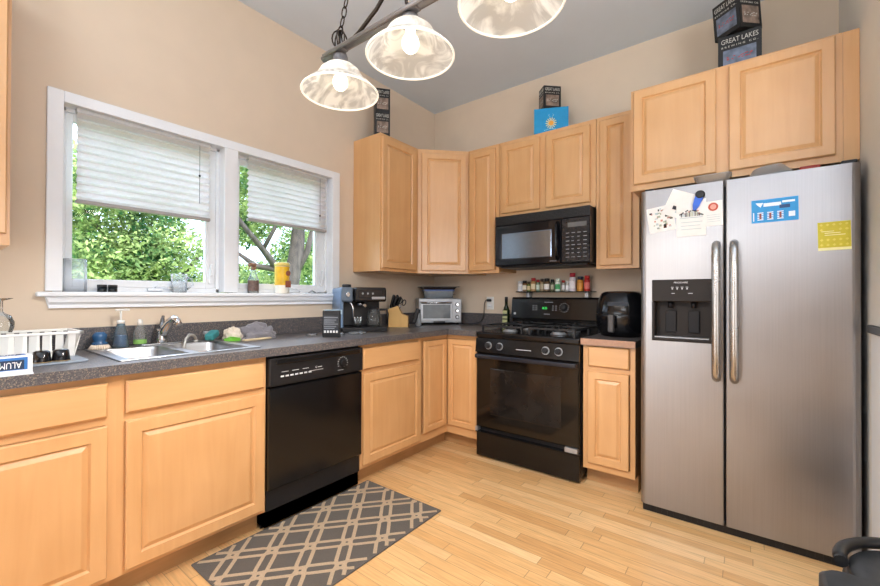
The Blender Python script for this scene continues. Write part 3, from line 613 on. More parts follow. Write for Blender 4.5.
# flyers on right door
m = MB(FM(2.596, 1.577, .01)); hw, hh = .084, .054
m.box(-hw, hw, -hh, hh, 0, .0008); m.mi = 1
m.box(-hw+.045, hw-.06, .020, .036, .0008, .0012); m.box(-hw+.112, hw-.012, .031, .040, .0008, .0012)
m.loft([[(-.068, .040, .0008), (-.040, .038, .0008), (-.050, .018, .0008), (-.062, .030, .0008)], [(-.068, .040, .0012), (-.040, .038, .0012), (-.050, .018, .0012), (-.062, .030, .0012)]], smooth=False)
m.box(-.078, -.074, -.045, -.005, .0008, .0012); m.box(.050, .072, -.035, -.012, .0008, .0012)
for k in range(3):
    for q in range(5): m.box(-.062+k*.036, -.040+k*.036, -.042+q*.008, -.038+q*.008, .0008, .0012)
m.mi = 2; m.box(.018, .055, .006, .022, .0008, .0014); m.mi = 3
for k in range(3): m.box(-.055+k*.036, -.047+k*.036, -.038, -.010, .0012, .0015)
m.mi = 2; m.text('PIZZA', .0, Matrix()) if False else None
tag(m.build('flyer_magnet', [mat('bright blue print', '1C8CCB', .35), mat('flyer white', 'DCEAF2', .5), mat('navy print', '22426E', .5), mat('brick print', '8A4A48', .5)]), 'blue flyer magnet with white headings on the refrigerator door', 'magnet')
m = MB(FM(2.795, 1.440, .02)); m.box(-.052, .052, -.062, .062, 0, .0008); m.mi = 1; m.box(-.052, .052, -.062, -.050, .0008, .0011)
m.mi = 2
for k in range(5):
    for q in range(5):
        if q in (2,) or (q == 3 and k in (1, 2)): continue
        cx_, cy_ = -.040+k*.020, -.038+q*.022; m.loft([[(cx_-.006, cy_, .0008), (cx_, cy_-.006, .0008), (cx_+.006, cy_, .0008), (cx_, cy_+.006, .0008)], [(cx_-.006, cy_, .0011), (cx_, cy_-.006, .0011), (cx_+.006, cy_, .0011), (cx_, cy_+.006, .0011)]], smooth=False)
m.mi = 1; m.box(-.03, .02, .012, .015, .0008, .0012); m.box(-.03, .035, .003, .006, .0008, .0012); m.box(-.04, .0, .02, .0225, .0008, .0012)
tag(m.build('note_magnet', [mat('yellow-green print', 'C6B92A', .45), mat('cream print', 'E9E4A8', .5), mat('light yellow print', 'D8CC55', .5)]), 'yellow-green patterned card on the refrigerator door, right of the blue flyer', 'magnet')
# on top of the refrigerator
def tub(name, label, c, w_, h, d_, mm, rim=True):
    t = thing(name, label, 'food container', c); x, y, z = c
    m = MB(); L = []
    for k, zz in ((.014, z), (.0, z+h), (-.008, z+h), (-.008, z+h+.005), (0.004, z+h+.005), (.017, z+.003)):
        p = []; r_ = .025
        for cx_, cy_, an in ((x+w_/2-k-r_, y+d_/2-k-r_, 0), (x-w_/2+k+r_, y+d_/2-k-r_, 90), (x-w_/2+k+r_, y-d_/2+k+r_, 180), (x+w_/2-k-r_, y-d_/2+k+r_, 270)):
            for i in range(5): q = math.radians(an+22.5*i); p.append((cx_+r_*math.cos(q), cy_+r_*math.sin(q), zz))
        L.append(p)
    m.loft(L, True, True); m.build('tub', mm, t); return t
tub('food_container', 'clear plastic tub on top of the refrigerator, above the papers', (2.350, -.60, 1.7355), .15, .072, .10, MILKY)
m = MB(Matrix.Translation((2.583, -.60, 1.7535)) @ Matrix.Rotation(-.12, 4, 'Y')); m.lathe([(.075, .018), (.095, .020), (.100, .026), (.095, .030), (.06, .078), (.006, .088)], (0, 0, -.018), 28)
tag(m.build('plastic_lid', MILKY), 'frosted shallow domed plastic lid lying on top of the refrigerator', 'bowl')  # domed plastic lid
m = MB(); m.box(2.692, 2.765, -.64, -.54, 1.7355, 1.788, .006); tag(m.build('red_box', mat('red plastic', '9E2E1E', .4)), 'small red box on the refrigerator top under the deep cabinet', 'box')
m = MB(); m.rbox(2.775, 2.865, -.56, -.42, 1.7355, 1.775, .02); tag(m.build('dark_pouch', mat('black fabric', '191919', .8)), 'dark pouch on the refrigerator top at its right end', 'pouch')
# ================================================================== air fryer
t = thing('air_fryer', 'glossy black egg-shaped air fryer beside the refrigerator', 'air fryer', (1.836, -.33, .914))
def sq(r, k=0): 
    p = []
    for i in range(32):
        a = 2*PI*i/32; c_, s_ = math.cos(a), math.sin(a); e = 2/2.6
        p.append((1.836+r*math.copysign(abs(c_)**e, c_), -.33+r*1.0*math.copysign(abs(s_)**e, s_)))
    return p
AF = mat('glossy black shell', '0E0F13', .14)
m = MB(); m.loft([[(x, y, z_) for x, y in sq(r_)] for r_, z_ in ((.105, .914), (.122, .920), (.142, .960), (.151, 1.02), (.152, 1.075), (.146, 1.12), (.134, 1.165), (.120, 1.195), (.102, 1.206), (.05, 1.209))]); m.build('shell', AF, t)
m = MB(); m.loft([[(x, -.33+(y+.33)*1.012 if y < -.33 else -.33, z_) for x, y in sq(r_)] for r_, z_ in ((.122, .932), (.146, .975), (.154, 1.05), (.153, 1.062))], smooth=True); m.build('basket_front', AF, t)
m = MB(); m.box(1.800, 1.836, -.535, -.500, .950, 1.060, .008); m.box(1.803, 1.833, -.51, -.46, 1.03, 1.055, .004); m.build('handle', mat('grey rubber', '4C4A4B', .5), t)
m = MB(fr((1.845, -.4755, 1.125), (1, 0, 0), (0, .17, .5))); m.box(-.06, .06, -.012, .014, 0, .0035, .001); 
m.build('touch_panel', mat('touch panel', '3E4147', .08, .4), t)
# ================================================================== spice shelf and jars
m = MB(); m.box(.962, 1.580, -.125, -.003, 1.205, 1.213, .002)
for px in (1.04, 1.52): m.mi = 1; m.box(px-.014, px+.014, -.06, -.003, 1.165, 1.205, .003)
tag(m.build('glass_shelf', [SMOKE, SILV]), 'smoked glass spice shelf on the wall above the stove', 'shelf')
W_ = WPLAST
jars = [(.985, .022, .085, 'E6E6EA', None, 'C9CBD0', 'white labelled spice jar at the left end of the shelf'),
 (1.025, .019, .090, '7B5B3E', '1B1B1D', 'D8D0C0', 'brown spice jar with a black cap, second from the left'),
 (1.062, .016, .080, '5E6B3A', '4A3A28', 'C9B68C', 'short olive-brown spice jar next to the red-capped tan jar'),
 (1.102, .021, .110, 'A98458', 'A02A2E', 'D8C9A8', 'tall tan spice jar with a red cap in the left half of the shelf'),
 (1.142, .016, .096, '6A8068', '9A2B2D', 'C8D4C8', 'slim spice jar with greenish label and red cap'),
 (1.176, .016, .102, '8A7A60', '30201E', 'A9A08A', 'slim spice jar with dark red-brown cap left of the white labelled jar'),
 (1.218, .024, .104, '6B5A48', '1A1A1C', 'E4E2E0', 'wide spice jar with black cap and white label at mid shelf'),
 (1.264, .016, .094, '4A5038', '1A1A1C', 'AAA890', 'dark slim spice jar with black cap right of the wide jar'),
 (1.308, .021, .100, 'DDE6DC', 'DCE8DC', '3E9A5A', 'white and green spice canister'),
 (1.352, .014, .086, '9A9A92', '8B2020', 'DADADA', 'small spice jar with red cap beside the tall white bottle'),
 (1.372+.012, .014, .082, 'B9B9B4', 'C9C9C9', 'E8E8EA', 'small white spice jar directly left of the tall white bottle'),
 (1.424, .025, .140, 'D9D3DC', 'A32B3A', 'E9E6EC', 'tall white spice bottle with a red cap'),
 (1.482, .023, .112, 'C98A3A', '20263A', 'D9963E', 'orange spice jar with dark blue cap'),
 (1.535, .022, .118, 'B02A2A', 'B9302C', 'D8716A', 'red spice tin at the right end of the shelf')]
for k, (x, r_, h, bc, cc, lc, lab) in enumerate(jars):
    t = thing('spice_jar', lab, 'spice jar', (x, -.085, 1.213), 'spice jars on the glass shelf')
    hb = h*.78; z = 1.213
    m = MB(); m.lathe([(r_*.96, z), (r_, z+.003), (r_, z+hb*.9), (r_*.8, z+hb)], (x, -.085, 0), 20); m.build('jar', mat('spice '+bc, bc, .25, var=.2, nscale=120), t)
    m = MB(); m.lathe([(r_*1.012, z+hb*.2), (r_*1.012, z+hb*.72)], (x, -.085, 0), 20, False, False, a0=-PI*.9, a1=-PI*.1); m.build('label', mat('label '+lc, lc, .5, var=.12, nscale=160), t)
    m = MB(); c0 = z+hb; m.lathe([(r_*.86, c0), (r_*.88, c0+h*.2), (r_*.8, z+h)], (x, -.085, 0), 20); m.build('cap', mat('cap '+(cc or 'C8CCD2'), cc or 'C8CCD2', .35), t)
# ================================================================== outlet, cord, oil
t = thing('wall_outlet', 'white double wall outlet with one plug, left of the stove', 'outlet', (.648, -.002, 1.052))
m = MB(); m.box(.612, .686, -.008, -.001, 1.052, 1.168, .003); m.build('cover_plate', WPLAST, t)
for zz in (1.085, 1.137): m = MB(); m.rbox(.632, .666, -.011, -.008, zz-.012, zz+.012, .0015); m.build('socket', WHITE, t)
t = thing('power_cord', 'black power cord with plug hanging from the outlet to the toaster oven', 'cord', (.63, -.03, .92))
m = MB(); m.box(.630, .668, -.040, -.011, 1.124, 1.148, .005); m.build('plug', BLACKM, t)
m = MB(); m.tube([(.632, -.033, 1.138), (.618, -.036, 1.132), (.606, -.036, 1.10), (.602, -.035, 1.02), (.592, -.036, .97), (.56, -.04, .935), (.50, -.045, .922), (.45, -.06, .919), (.40, -.09, .919)], .0038, 8); m.build('cable', BLACKM, t)
t = thing('oil_bottle', 'tall dark green olive oil bottle at the left side of the stove', 'bottle', (.862, -.10, .914))
GB = mat('dark green glass', '1D2A12', .08, var=.2)
m = MB(); m.rbox(.837, .887, -.125, -.075, .914, 1.06, .010, bev=.004); m.lathe([(.025, 1.055), (.022, 1.075), (.013, 1.095), (.012, 1.13)], (.862, -.10, 0), 18); m.build('bottle', GB, t)
m = MB(); m.lathe([(.0135, 1.125), (.0135, 1.165), (.011, 1.168)], (.862, -.10, 0), 18); m.build('cap', BLACKM, t)
m = MB(); m.box(.840, .884, -.1262, -.125, .925, .975); m.box(.840, .884, -.1262, -.125, .985, 1.005); m.box(.842, .882, -.1262, -.125, 1.025, 1.052); m.build('label', mat('olive label', 'A7A878', .5, var=.3, nscale=150), t)
# ================================================================== toaster oven and dishes
TO = rotz((.205, -.200, .914), PI/4+.06) @ Matrix.Diagonal((1.07, 1.0, 1.10, 1))     # local: +x right, -y front
t = thing('toaster_oven', 'silver toaster oven with glass door and three knobs in the counter corner', 'toaster oven', (.205, -.200, .914))
hw, hd = .185, .115
m = MB(TO); m.box(-hw, hw, -hd, hd, .014, .215, .008); m.build('body', SILV, t)
for a in (-1, 1):
    for b_ in (-1, 1): m = MB(TO); m.cyl((a*(hw-.03), b_*(hd-.02), 0), .012, 0, .015, 12); m.build('foot', BLACKM, t)
m = MB(TO); m.box(-hw+.012, .105, -hd-.012, -hd, .030, .195, .005); dd = m.build('door', SILV, t)
m = MB(TO); m.box(-hw+.035, .085, -hd-.0135, -hd-.012, .052, .165); m.build('glass', mat('toaster window', '55585A', .12, .3, var=.15, nscale=20), dd)
m = MB(TO); m.tube([(-hw+.02, -hd-.012, .180), (-hw+.02, -hd-.035, .180), (.09, -hd-.035, .180), (.09, -hd-.012, .180)], .007, 8); m.build('handle', CHROME, dd)
for k in range(3):
    m = MB(TO); m.lathe([(.017, -hd-.003), (.017, -hd)], (.145, 0, .062+k*.052), 20, axis='y'); kb = m.build('knob_ring', BLACKM, t)
    m = MB(TO); m.lathe([(.011, -hd-.018), (.013, -hd-.003)], (.145, 0, .062+k*.052), 20, axis='y'); m.build('knob', CHROME, kb)
m = MB(TO); m.box(-.06, .04, -hd-.014, -hd+.01, .014, .028, .003); m.build('crumb_tray', BLACKM, t)
t = thing('baking_dish', 'blue-grey glass baking dish with lid on the toaster oven', 'dish', (.205, -.20, 1.129))
m = MB(TO); L = []
for k, zz in ((.008, .215), (0, .270), (.0, .276)):
    L.append([(x, y, zz) for x, y in [(-.125+k+.02, -.09+k), (.125-k-.02, -.09+k), (.125-k, -.09+k+.02), (.125-k, .09-k-.02), (.125-k-.02, .09-k), (-.125+k+.02, .09-k), (-.125+k, .09-k-.02), (-.125+k, -.09+k+.02)]])
m.loft(L); m.build('dish', mat('grey blue glass', '8C959D', .2), t)
m = MB(TO); m.rbox(-.132, .132, -.097, .097, .276, .288, .025, bev=.003); m.build('lid', mat('pale blue lid', '6A7FB8', .3), t)
m = MB(TO); m.tube([(.126, -.03, .25), (.146, -.02, .248), (.146, .02, .248), (.126, .03, .25)], .005, 8); m.build('handle', CHROME, t)
m = MB(TO); L = []
for k, zz in ((.018, .288), (.0, .308), (-.020, .309), (-.020, .314), (.003, .314)):
    L.append([(-.145+k, -.10+k, zz), (.145-k, -.10+k, zz), (.145-k, .10-k, zz), (-.145+k, .10-k, zz)])
m.loft(L, smooth=False); tag(m.build('baking_tray', mat('dark nonstick', '2A2220', .4)), 'dark metal baking tray, topmost on the toaster oven stack', 'tray')
# ================================================================== knife block, canister
KB = rotz((.175, -.700, .914), PI/4-.15) @ Matrix.Diagonal((1.05, 1.0, 1.26, 1))      # local -y front, +x right
t = thing('knife_block', 'light wooden slanted knife block left of the toaster oven', 'knife block', (.175, -.700, .914))
m = MB(KB); pf = [(-.075, 0), (-.075, .075), (-.045, .085), (.035, .185), (.075, .14), (.075, 0)]    # y,z
pf = [(.065, 0), (.065, .105), (.020, .150), (-.060, .075), (-.085, .0)]
pf = [(-.06, 0), (-.06, .062), (-.035, .078), (.01, .158), (.065, .125), (.065, 0)]
BW = wood('blond block wood', 'D9AF6E')
m.M = KB @ Matrix.Rotation(-PI/2, 4, 'Z')
# profile in (x towards right = away) so that the slant is seen from the side
pf = [(-.075, 0), (-.078, .118), (-.005, .140), (.030, .085), (.078, .070), (.078, 0)]
m.M = KB; m.loft([[(x, -.048, z_) for x, z_ in pf], [(x, .048, z_) for x, z_ in pf]], smooth=False); m.build('block', BW, t)
for row in range(3):
    for col in range(3):
        if row == 2 and col == 0: continue
        px = -.066+row*.024; pz = .1215+row*.007; py = -.030+col*.030
        p0 = KB @ Vector((px, py, pz)); d3 = (KB.to_3x3() @ Vector((.34+.08*row, -.06+.06*col, .93))).normalized()
        L_ = (.120, .112, .095)[row]-.005*col
        tt = thing('kitchen_knife', 'black handled kitchen knife standing in the wooden knife block', 'knife', tuple(p0), 'knives in the knife block')
        m = MB(); m.tube([p0-d3*.02, p0+d3*.012], .006, 6, flat=.4); m.build('bolster', CHROME, tt)
        m = MB(); m.tube([p0+d3*.008, p0+d3*.03, p0+d3*(L_-.02), p0+d3*L_], [.0105, .0095, .0115, .008], 8, flat=.9); m.build('handle', BLACKM, tt)
p0 = KB @ Vector((.012, -.02, .128)); d3 = (KB.to_3x3() @ Vector((.42, 0, .90))).normalized(); sd = (KB.to_3x3() @ Vector((.85, 0, -.35))).normalized()
tt = thing('kitchen_scissors', 'kitchen scissors with black looped handles in the knife block', 'scissors', tuple(p0))
m = MB(); m.tube([p0-d3*.02, p0+d3*.03], .006, 6, flat=.5); m.build('blades', CHROME, tt)
for sg in (-1, 1):
    m = MB(); c_ = p0+d3*.052+sd*.017*sg; m.tube([c_+d3*.024*math.cos(a)+sd*.014*math.sin(a) for a in [2*PI*i/14 for i in range(14)]], .0042, 6, closed=True); m.build('loop_handle', BLACKM, tt)
m = MB(KB); m.M = KB @ Matrix.Translation((.112, -.045, 0)) @ Matrix.Rotation(.32, 4, 'Y'); m.box(-.010, .020, -.038, .030, .03, .130, .008)
tag(m.build('knife_sharpener', BLACKM), 'black slab leaning on the right side of the knife block', 'kitchen tool')
t = thing('water_bottle', 'small grey bottle with a dark cap behind the knife block', 'bottle', (.27, -.53, .914))
m = MB(); m.lathe([(.027, .914), (.028, .92), (.026, 1.0), (.018, 1.03)], (.25, -.535, 0), 20); m.build('bottle', GREYP, t)
m = MB(); m.lathe([(.019, 1.028), (.019, 1.055), (.014, 1.058)], (.25, -.535, 0), 20); m.build('cap', BLACKM, t)
# ================================================================== coffee machine: local +x is its right side, -y its front
EM = rotz((.195, -1.155, .914), PI/2-.42) @ Matrix.Diagonal((.94, 1, 1.05, 1))
t = thing('coffee_machine', 'black and silver combination coffee machine beside the right window', 'coffee machine', (.195, -1.155, .914))
hw = .175
m = MB(EM); m.box(-hw, hw, -.165, .135, 0, .032, .006); m.build('base', BLACKM, t)
m = MB(EM); m.box(-hw, hw, .0, .135, .032, .30, .010); m.build('back_housing', BLACKM, t)
m = MB(EM); m.box(-.075, hw, -.15, .01, .205, .305, .014); m.build('brew_head', mat('dark brew head', '1C1A1B', .25), t)
m = MB(EM); m.box(-hw, -.085, -.13, .01, .205, .305, .012); m.build('steam_head', mat('slate grey housing', '5E6A78', .3, .3), t)
m = MB(EM); m.box(-hw-.003, -hw+.02, -.12, .13, .02, .30, .010); m.build('side_panel', mat('blue grey panel', '6F86A2', .3, .2), t)
m = MB(EM); m.lathe([(.014, -.148), (.016, -.130)], (-.13, 0, .255), 18, axis='y'); m.box(-.135, -.125, -.155, -.146, .238, .272, .002); m.build('steam_knob', CHROME, t)
m = MB(EM); m.tube([(-.13, -.10, .205), (-.10, -.13, .195), (-.09, -.14, .17), (-.088, -.145, .08)], .006, 8); m.build('steam_wand', CHROME, t)
m = MB(EM); m.box(-.05, .14, -.1535, -.150, .235, .285, .001); m.build('control_plate', mat('dark plate', '34302F', .2, .4), t)
for k in range(3): m = MB(EM); m.lathe([(.007, -.157), (.007, -.1535)], (-.02+k*.04, 0, .262), 14, axis='y'); m.build('button', GREYP, t)
m = MB(EM); m.box(.05, .155, -.168, -.1535, .222, .240, .004); m.build('switch_bar', SILV, t)
m = MB(EM); m.lathe([(.035, .305), (.035, .325), (.028, .328)], (-.08, .06, 0), 20); m.build('tank_cap', BLACKM, t)
m = MB(EM); m.cyl((-.01, -.075, 0), .030, .175, .205, 20); m.tube([(-.01, -.105, .188), (-.01, -.18, .180)], .010, 8); m.build('portafilter', CHROME, t)
t2 = thing('glass_carafe', 'glass coffee carafe with black handle standing on the coffee machine base', 'carafe', tuple(EM @ Vector((.095, -.085, .032))))
m = MB(EM); m.lathe([(.046, .0325), (.056, .05), (.058, .09), (.045, .135), (.040, .150)], (.095, -.085, 0), 24, True, False); m.build('glass_body', CGLASS, t2)
m = MB(EM); m.lathe([(.041, .150), (.041, .160), (.02, .166)], (.095, -.085, 0), 24); m.build('lid', BLACKM, t2)
m = MB(EM); m.tube([(.135, -.10, .150), (.185, -.12, .150), (.195, -.125, .12), (.190, -.12, .05)], .008, 8); m.build('handle', BLACKM, t2)
for k, px in enumerate((-.035,)):
    m = MB(EM); m.lathe([(.026, .0325), (.030, .10)], (px, -.085, 0), 20, True, False); m.lathe([(.028, .0325), (.032, .10)], (px, -.085, 0), 20, True, False)
    tag(m.build('drinking_glass', CGLASS), 'small clear glass standing under the coffee machine spout', 'glass')
# ---- black appliance card in front
SG = rotz((.440, -1.590, .914), .60) @ Matrix.Diagonal((.88, 1, .89, 1))
t = thing('tablet_display', 'small black upright display with icon row in front of the coffee machine', 'display', (.440, -1.600, .914))
m = MB(SG); m.box(-.062, .062, -.012, .012, 0, .188, .003); m.build('case', BLACKM, t)
m = MB(SG); m.box(-.052, .052, -.0135, -.012, .03, .15); sc = m.build('screen', mat('dark screen', '2A2C33', .15), t)
m = MB(SG)
for k, zz in enumerate((.135, .118, .104, .09, .072, .060)): m.box(-.050, .050-(k % 3)*.012, -.0142, -.0135, zz, zz+.006)
m.build('text_lines', mat('grey screen lines', '6D7077', .4), sc)
m = MB(SG)
for k in range(5): m.box(-.050+k*.0215, -.050+k*.0215+.014, -.0142, -.0135, .032, .048)
m.build('icon', mat('white icons', 'D5D6D8', .4), sc)
m = MB(SG); m.box(-.06, .066, .012, .03, .16, .192, .003); m.build('back_edge', mat('pale blue plastic', 'A9C4D6', .4), t)
for k, (px, py, rr_) in enumerate(((.36, -1.47, .045), (.42, -1.38, .05), (.28, -1.62, .04), (.40, -1.30, .035))):
    m = MB(rotz((px, py, .9142), k*.9)); m.ball((0, 0, .009), rr_, (1, .75, .18), 3, .5, 3, k*7)
    tag(m.build('plastic_wrapper', CLEARP), ('crumpled clear plastic wrapper right behind the black display', 'crumpled clear plastic wrapper at the coffee machine base', 'crumpled clear plastic wrapper left of the black display', 'small clear wrapper at the front right of the coffee machine')[k], 'wrapper')
# ================================================================== sink side items
def lathe_thing(name, label, cat, x, y, z, parts, group=None):
    t = thing(name, label, cat, (x, y, z), group)
    for pn, prof, mm in parts:
        m = MB(); m.lathe([(r_, z+h) for r_, h in prof], (x, y, 0), 22); m.build(pn, mm, t)
    return t
t = lathe_thing('soap_dispenser', 'clear blue pump soap dispenser at the sink corner', 'soap dispenser', .095, -2.570, .9195, [('bottle', [(.034, 0), (.035, .004), (.028, .06), (.018, .105), (.015, .115)], BLUEL), ('liquid', [(.031, .003), (.024, .055), (.022, .06)], mat('blue soap', '4F87A8', .3, trans=.3)), ('collar', [(.016, .115), (.016, .13), (.006, .133)], WPLAST)])
m = MB(); m.tube([(.095, -2.57, 1.045), (.095, -2.57, 1.098)], .0045, 8); m.box(.086, .104, -2.59, -2.535, 1.096, 1.106, .003); m.build('pump', WPLAST, t)
t = lathe_thing('soap_bottle', 'clear dish soap bottle with green label left of the faucet', 'bottle', .095, -2.492+.0, .928, [('bottle', [(.026, 0), (.027, .004), (.027, .06), (.018, .085), (.011, .095)], CLEARP), ('cap', [(.012, .095), (.012, .115), (.006, .125)], WPLAST)])
m = MB(); m.lathe([(.0275, .932), (.0275, .952)], (.095, -2.492, 0), 20, False, False); m.lathe([(.0272, .932), (.0272, .952)], (.095, -2.492, 0), 20, False, False); m.build('label', mat('green label', '7FB25C', .5), t)
t = thing('dish_brush', 'round dish brush with blue grip and cream bristles left of the sink', 'brush', (.095, -2.650, .9195))
bx, by = .095, -2.650
m = MB(); 
for k in range(26):
    a = 2*PI*k/26
    for q, r_ in ((0, .012), (1, .026)):
        if k % (2 if q == 0 else 1): continue
        m.tube([(bx+r_*math.cos(a), by+r_*math.sin(a), .9415), (bx+r_*1.55*math.cos(a), by+r_*1.55*math.sin(a), .9200)], .0042, 5)
m.build('bristles', mat('cream bristles', 'DDCDBB', .7), t)
m = MB(); m.lathe([(.030, .939), (.031, .948), (.02, .955), (.026, .966), (.028, .985), (.018, .998), (.008, 1.0)], (bx, by, 0), 22); m.build('grip', mat('dark blue plastic', '2C5680', .25), t)
# teal scrubber, green scoop, cloths
t = thing('scrub_brush', 'teal scrubbing pad with grey handle on the back of the sink', 'brush', (.125, -2.17, .9195))
m = MB(rotz((.14, -2.170, .9195), -.75)); m.M = m.M @ Matrix.Rotation(.22, 4, 'Y'); m.box(-.055, .040, -.024, .024, .0125, .050, .010); m.build('pad', mat('teal sponge', '2F7F86', .7, bump=.3, nscale=150), t)
m = MB(); m.tube([(.11, -2.20, .965), (.105, -2.16, .963), (.10, -2.115, .957)], [.009, .007, .006], 8); m.build('handle', GREYP, t)
m = MB(rotz((.175, -2.085, .9145), -.3)); m.loft([[(-.02, -.035, 0), (.02, -.035, 0), (.02, -.035, .012), (-.02, -.035, .012)], [(-.026, 0, 0), (.026, 0, 0), (.022, 0, .026), (-.022, 0, .026)], [(-.014, .05, 0), (.014, .05, 0), (.010, .05, .016), (-.010, .05, .016)]], smooth=False)
tag(m.build('green_scraper', mat('bright green plastic', '5FA52C', .35)), 'bright green plastic scraper between teal brush and towel', 'scraper')
def cloth(name, label, c, sc, r_, mm, seed, amp=.55, fq=2.2):
    m = MB(); t = bmesh.new(); bmesh.ops.create_icosphere(t, subdivisions=5, radius=1); mp = {}
    for v in t.verts:
        d = v.co.normalized(); k = 1+amp*noise.noise(d*fq+Vector((seed, 0, 0)))+amp*.35*abs(noise.noise(d*fq*3+Vector((0, seed, 0))))
        p = Vector((c[0]+d.x*r_*k*sc[0], c[1]+d.y*r_*k*sc[1], c[2]+max(0, d.z+.25)*r_*k*sc[2]))
        mp[v] = m.bm.verts.new(p)
    for q in t.faces: m.f([mp[v] for v in q.verts], True)
    t.free(); return tag(m.build(name, mm), label, 'cloth')
cloth('folded_cloth', 'cream folded cloth left under the grey towel', (.125, -2.05, .9145), (.5, .5, .55), .10, mat('cream cloth', 'CFC4B5', .9, bump=.4, nscale=200), 3.1, .3)
cloth('dish_towel', 'crumpled grey dish towel behind the right sink bowl', (.140, -1.915, .9145), (.62, 1.0, .62), .112, mat('grey terry cloth', '77757C', .95, bump=.5, nscale=220, sheen=.3), 9.3, .5, 1.7)
m = MB(rotz((.235, -1.96, .9145), PI/2+.15)); m.box(-.09, .09, -.012, .012, 0, .010, .003); tag(m.build('wooden_spatula', mat('pale wood', 'CDBB9A', .6)), 'pale flat stick lying in front of the grey towel', 'utensil')
# ================================================================== dish rack, mat, cups, glass, foil
t = thing('dish_rack', 'white plastic slatted dish rack on the counter left of the sink', 'dish rack', (.20, -2.98, .922))
ya, yb, xa, xb = -3.20, -2.757, .085, .315; zb, zt = .922, 1.024; fl = .022
m = MB(); m.box(xa+fl, xb-fl, ya, yb-fl, zb, zb+.008)
def rim(m, x0, x1, y0, y1, z, w_, h): 
    m.box(x0, x1, y0, y0+w_, z, z+h, .002); m.box(x0, x1, y1-w_, y1, z, z+h, .002); m.box(x0, x0+w_, y0, y1, z, z+h, .002); m.box(x1-w_, x1, y0, y1, z, z+h, .002)
m.build('rack_floor', WPLAST, t)
m = MB(); rim(m, xa, xb+.006, ya, yb+.006, zt-.010, .014, .010); m.build('rim', WPLAST, t)
m = MB(); kk = 0
def slat(pa, pb, wv, th):   # quad bar from lower to upper point
    a, b_ = Vector(pa), Vector(pb); w_ = Vector(wv); t_ = Vector(th)
    r1 = [a-w_-t_, a+w_-t_, a+w_+t_, a-w_+t_]; r2 = [b_-w_*1.15-t_, b_+w_*1.15-t_, b_+w_*1.15+t_, b_-w_*1.15+t_]; m.loft([[tuple(v) for v in r1], [tuple(v) for v in r2]], smooth=False)
for i in range(11):
    y = yb-.030-i*.038
    for xb_, xt_ in ((xb-fl, xb), (xa+fl, xa)): slat((xb_, y, zb), (xt_, y, zt-.004), (0, .0100, 0), (.0015, 0, 0))
for i in range(6):
    x = xa+.025+i*.036; slat((x, yb-fl, zb), (x, yb, zt-.004), (.0150, 0, 0), (0, .0015, 0))
m.build('slats', WPLAST, t)
m = MB(); m.rbox(.04, .475, -3.20, -2.762, .914, .9215, .03, bev=.002); tag(m.build('drain_mat', mat('blue grey rubber', '7E8894', .4)), 'grey drain mat under the white dish rack', 'mat')
for k, (px, py, lab) in enumerate(((.425, -2.892, 'black upturned cup on the drain mat, next to the foil box'), (.420, -2.838, 'black upturned cup on the drain mat, farther from the foil box'))):
    t = thing('cup', lab, 'cup', (px, py, .9216), 'black cups on the drain mat')
    m = MB(); m.lathe([(.027, .9216), (.027, .926), (.023, .962), (.016, .966)], (px, py, 0), 22); m.build('cup_body', mat('gloss black ceramic', '141416', .12), t)
    m = MB(); m.lathe([(.0275, .9218), (.0282, .923), (.0275, .925)], (px, py, 0), 22, False, False); m.build('cup_rim', mat('tan clay', '8A7350', .5), t)
m = MB(); z = 1.0245; gx, gy = .20, -2.975
pf = [(.030, 0), (.036, .02), (.037, .04), (.028, .065), (.008, .078), (.0045, .085), (.0045, .125), (.03, .133), (.033, .135)]
m.lathe([(r_, z+h) for r_, h in pf], (gx, gy, 0), 26, False, True)
m.box(gx-.0375, gx+.0375, gy-.0375, gy+.0375, z-.0, z+.0005) if False else None
tag(m.build('wine_glass', CGLASS), 'clear stemmed wine glass upturned on the dish rack', 'glass')
t = thing('foil_box', 'blue and white aluminum foil box lying at the counter edge', 'box', (.605, -3.09, .914))
FBM = mat('foil box white', 'E2E6EC', .35, .1)
fa, fb = -3.26, -2.942
m = MB(); m.box(.572, .634, fa, fb, .919, .975, .001); m.box(.570, .645, fa, fb+.001, .914, .919); m.build('carton', FBM, t)
m = MB(); m.box(.634, .6348, fa, fb-.012, .930, .970); m.box(.576, .622, fa, fb-.014, .975, .9756); m.build('blue_panel', mat('foil blue print', '2F6DB4', .35, .1, var=.15, nscale=14), t)
m = MB(); m.box(.6348, .6352, fa, fb-.020, .932, .962); m.box(.582, .616, fa, fb-.024, .9756, .976); m.build('dark_panel', mat('navy foil print', '1C3350', .4), t)
m = MB(); m.text('ALUMINUM', .029, fr((.6354, fb-.026, .947), (0, -1, 0), (0, 0, -1)), align='LEFT', xs=.66)
m.text('ALUMINUM', .026, fr((.599, fb-.035, .9762), (0, -1, 0), (1, 0, 0)), align='LEFT', xs=.6) ; m.build('lettering', mat('white print', 'EDF0F4', .4), t)
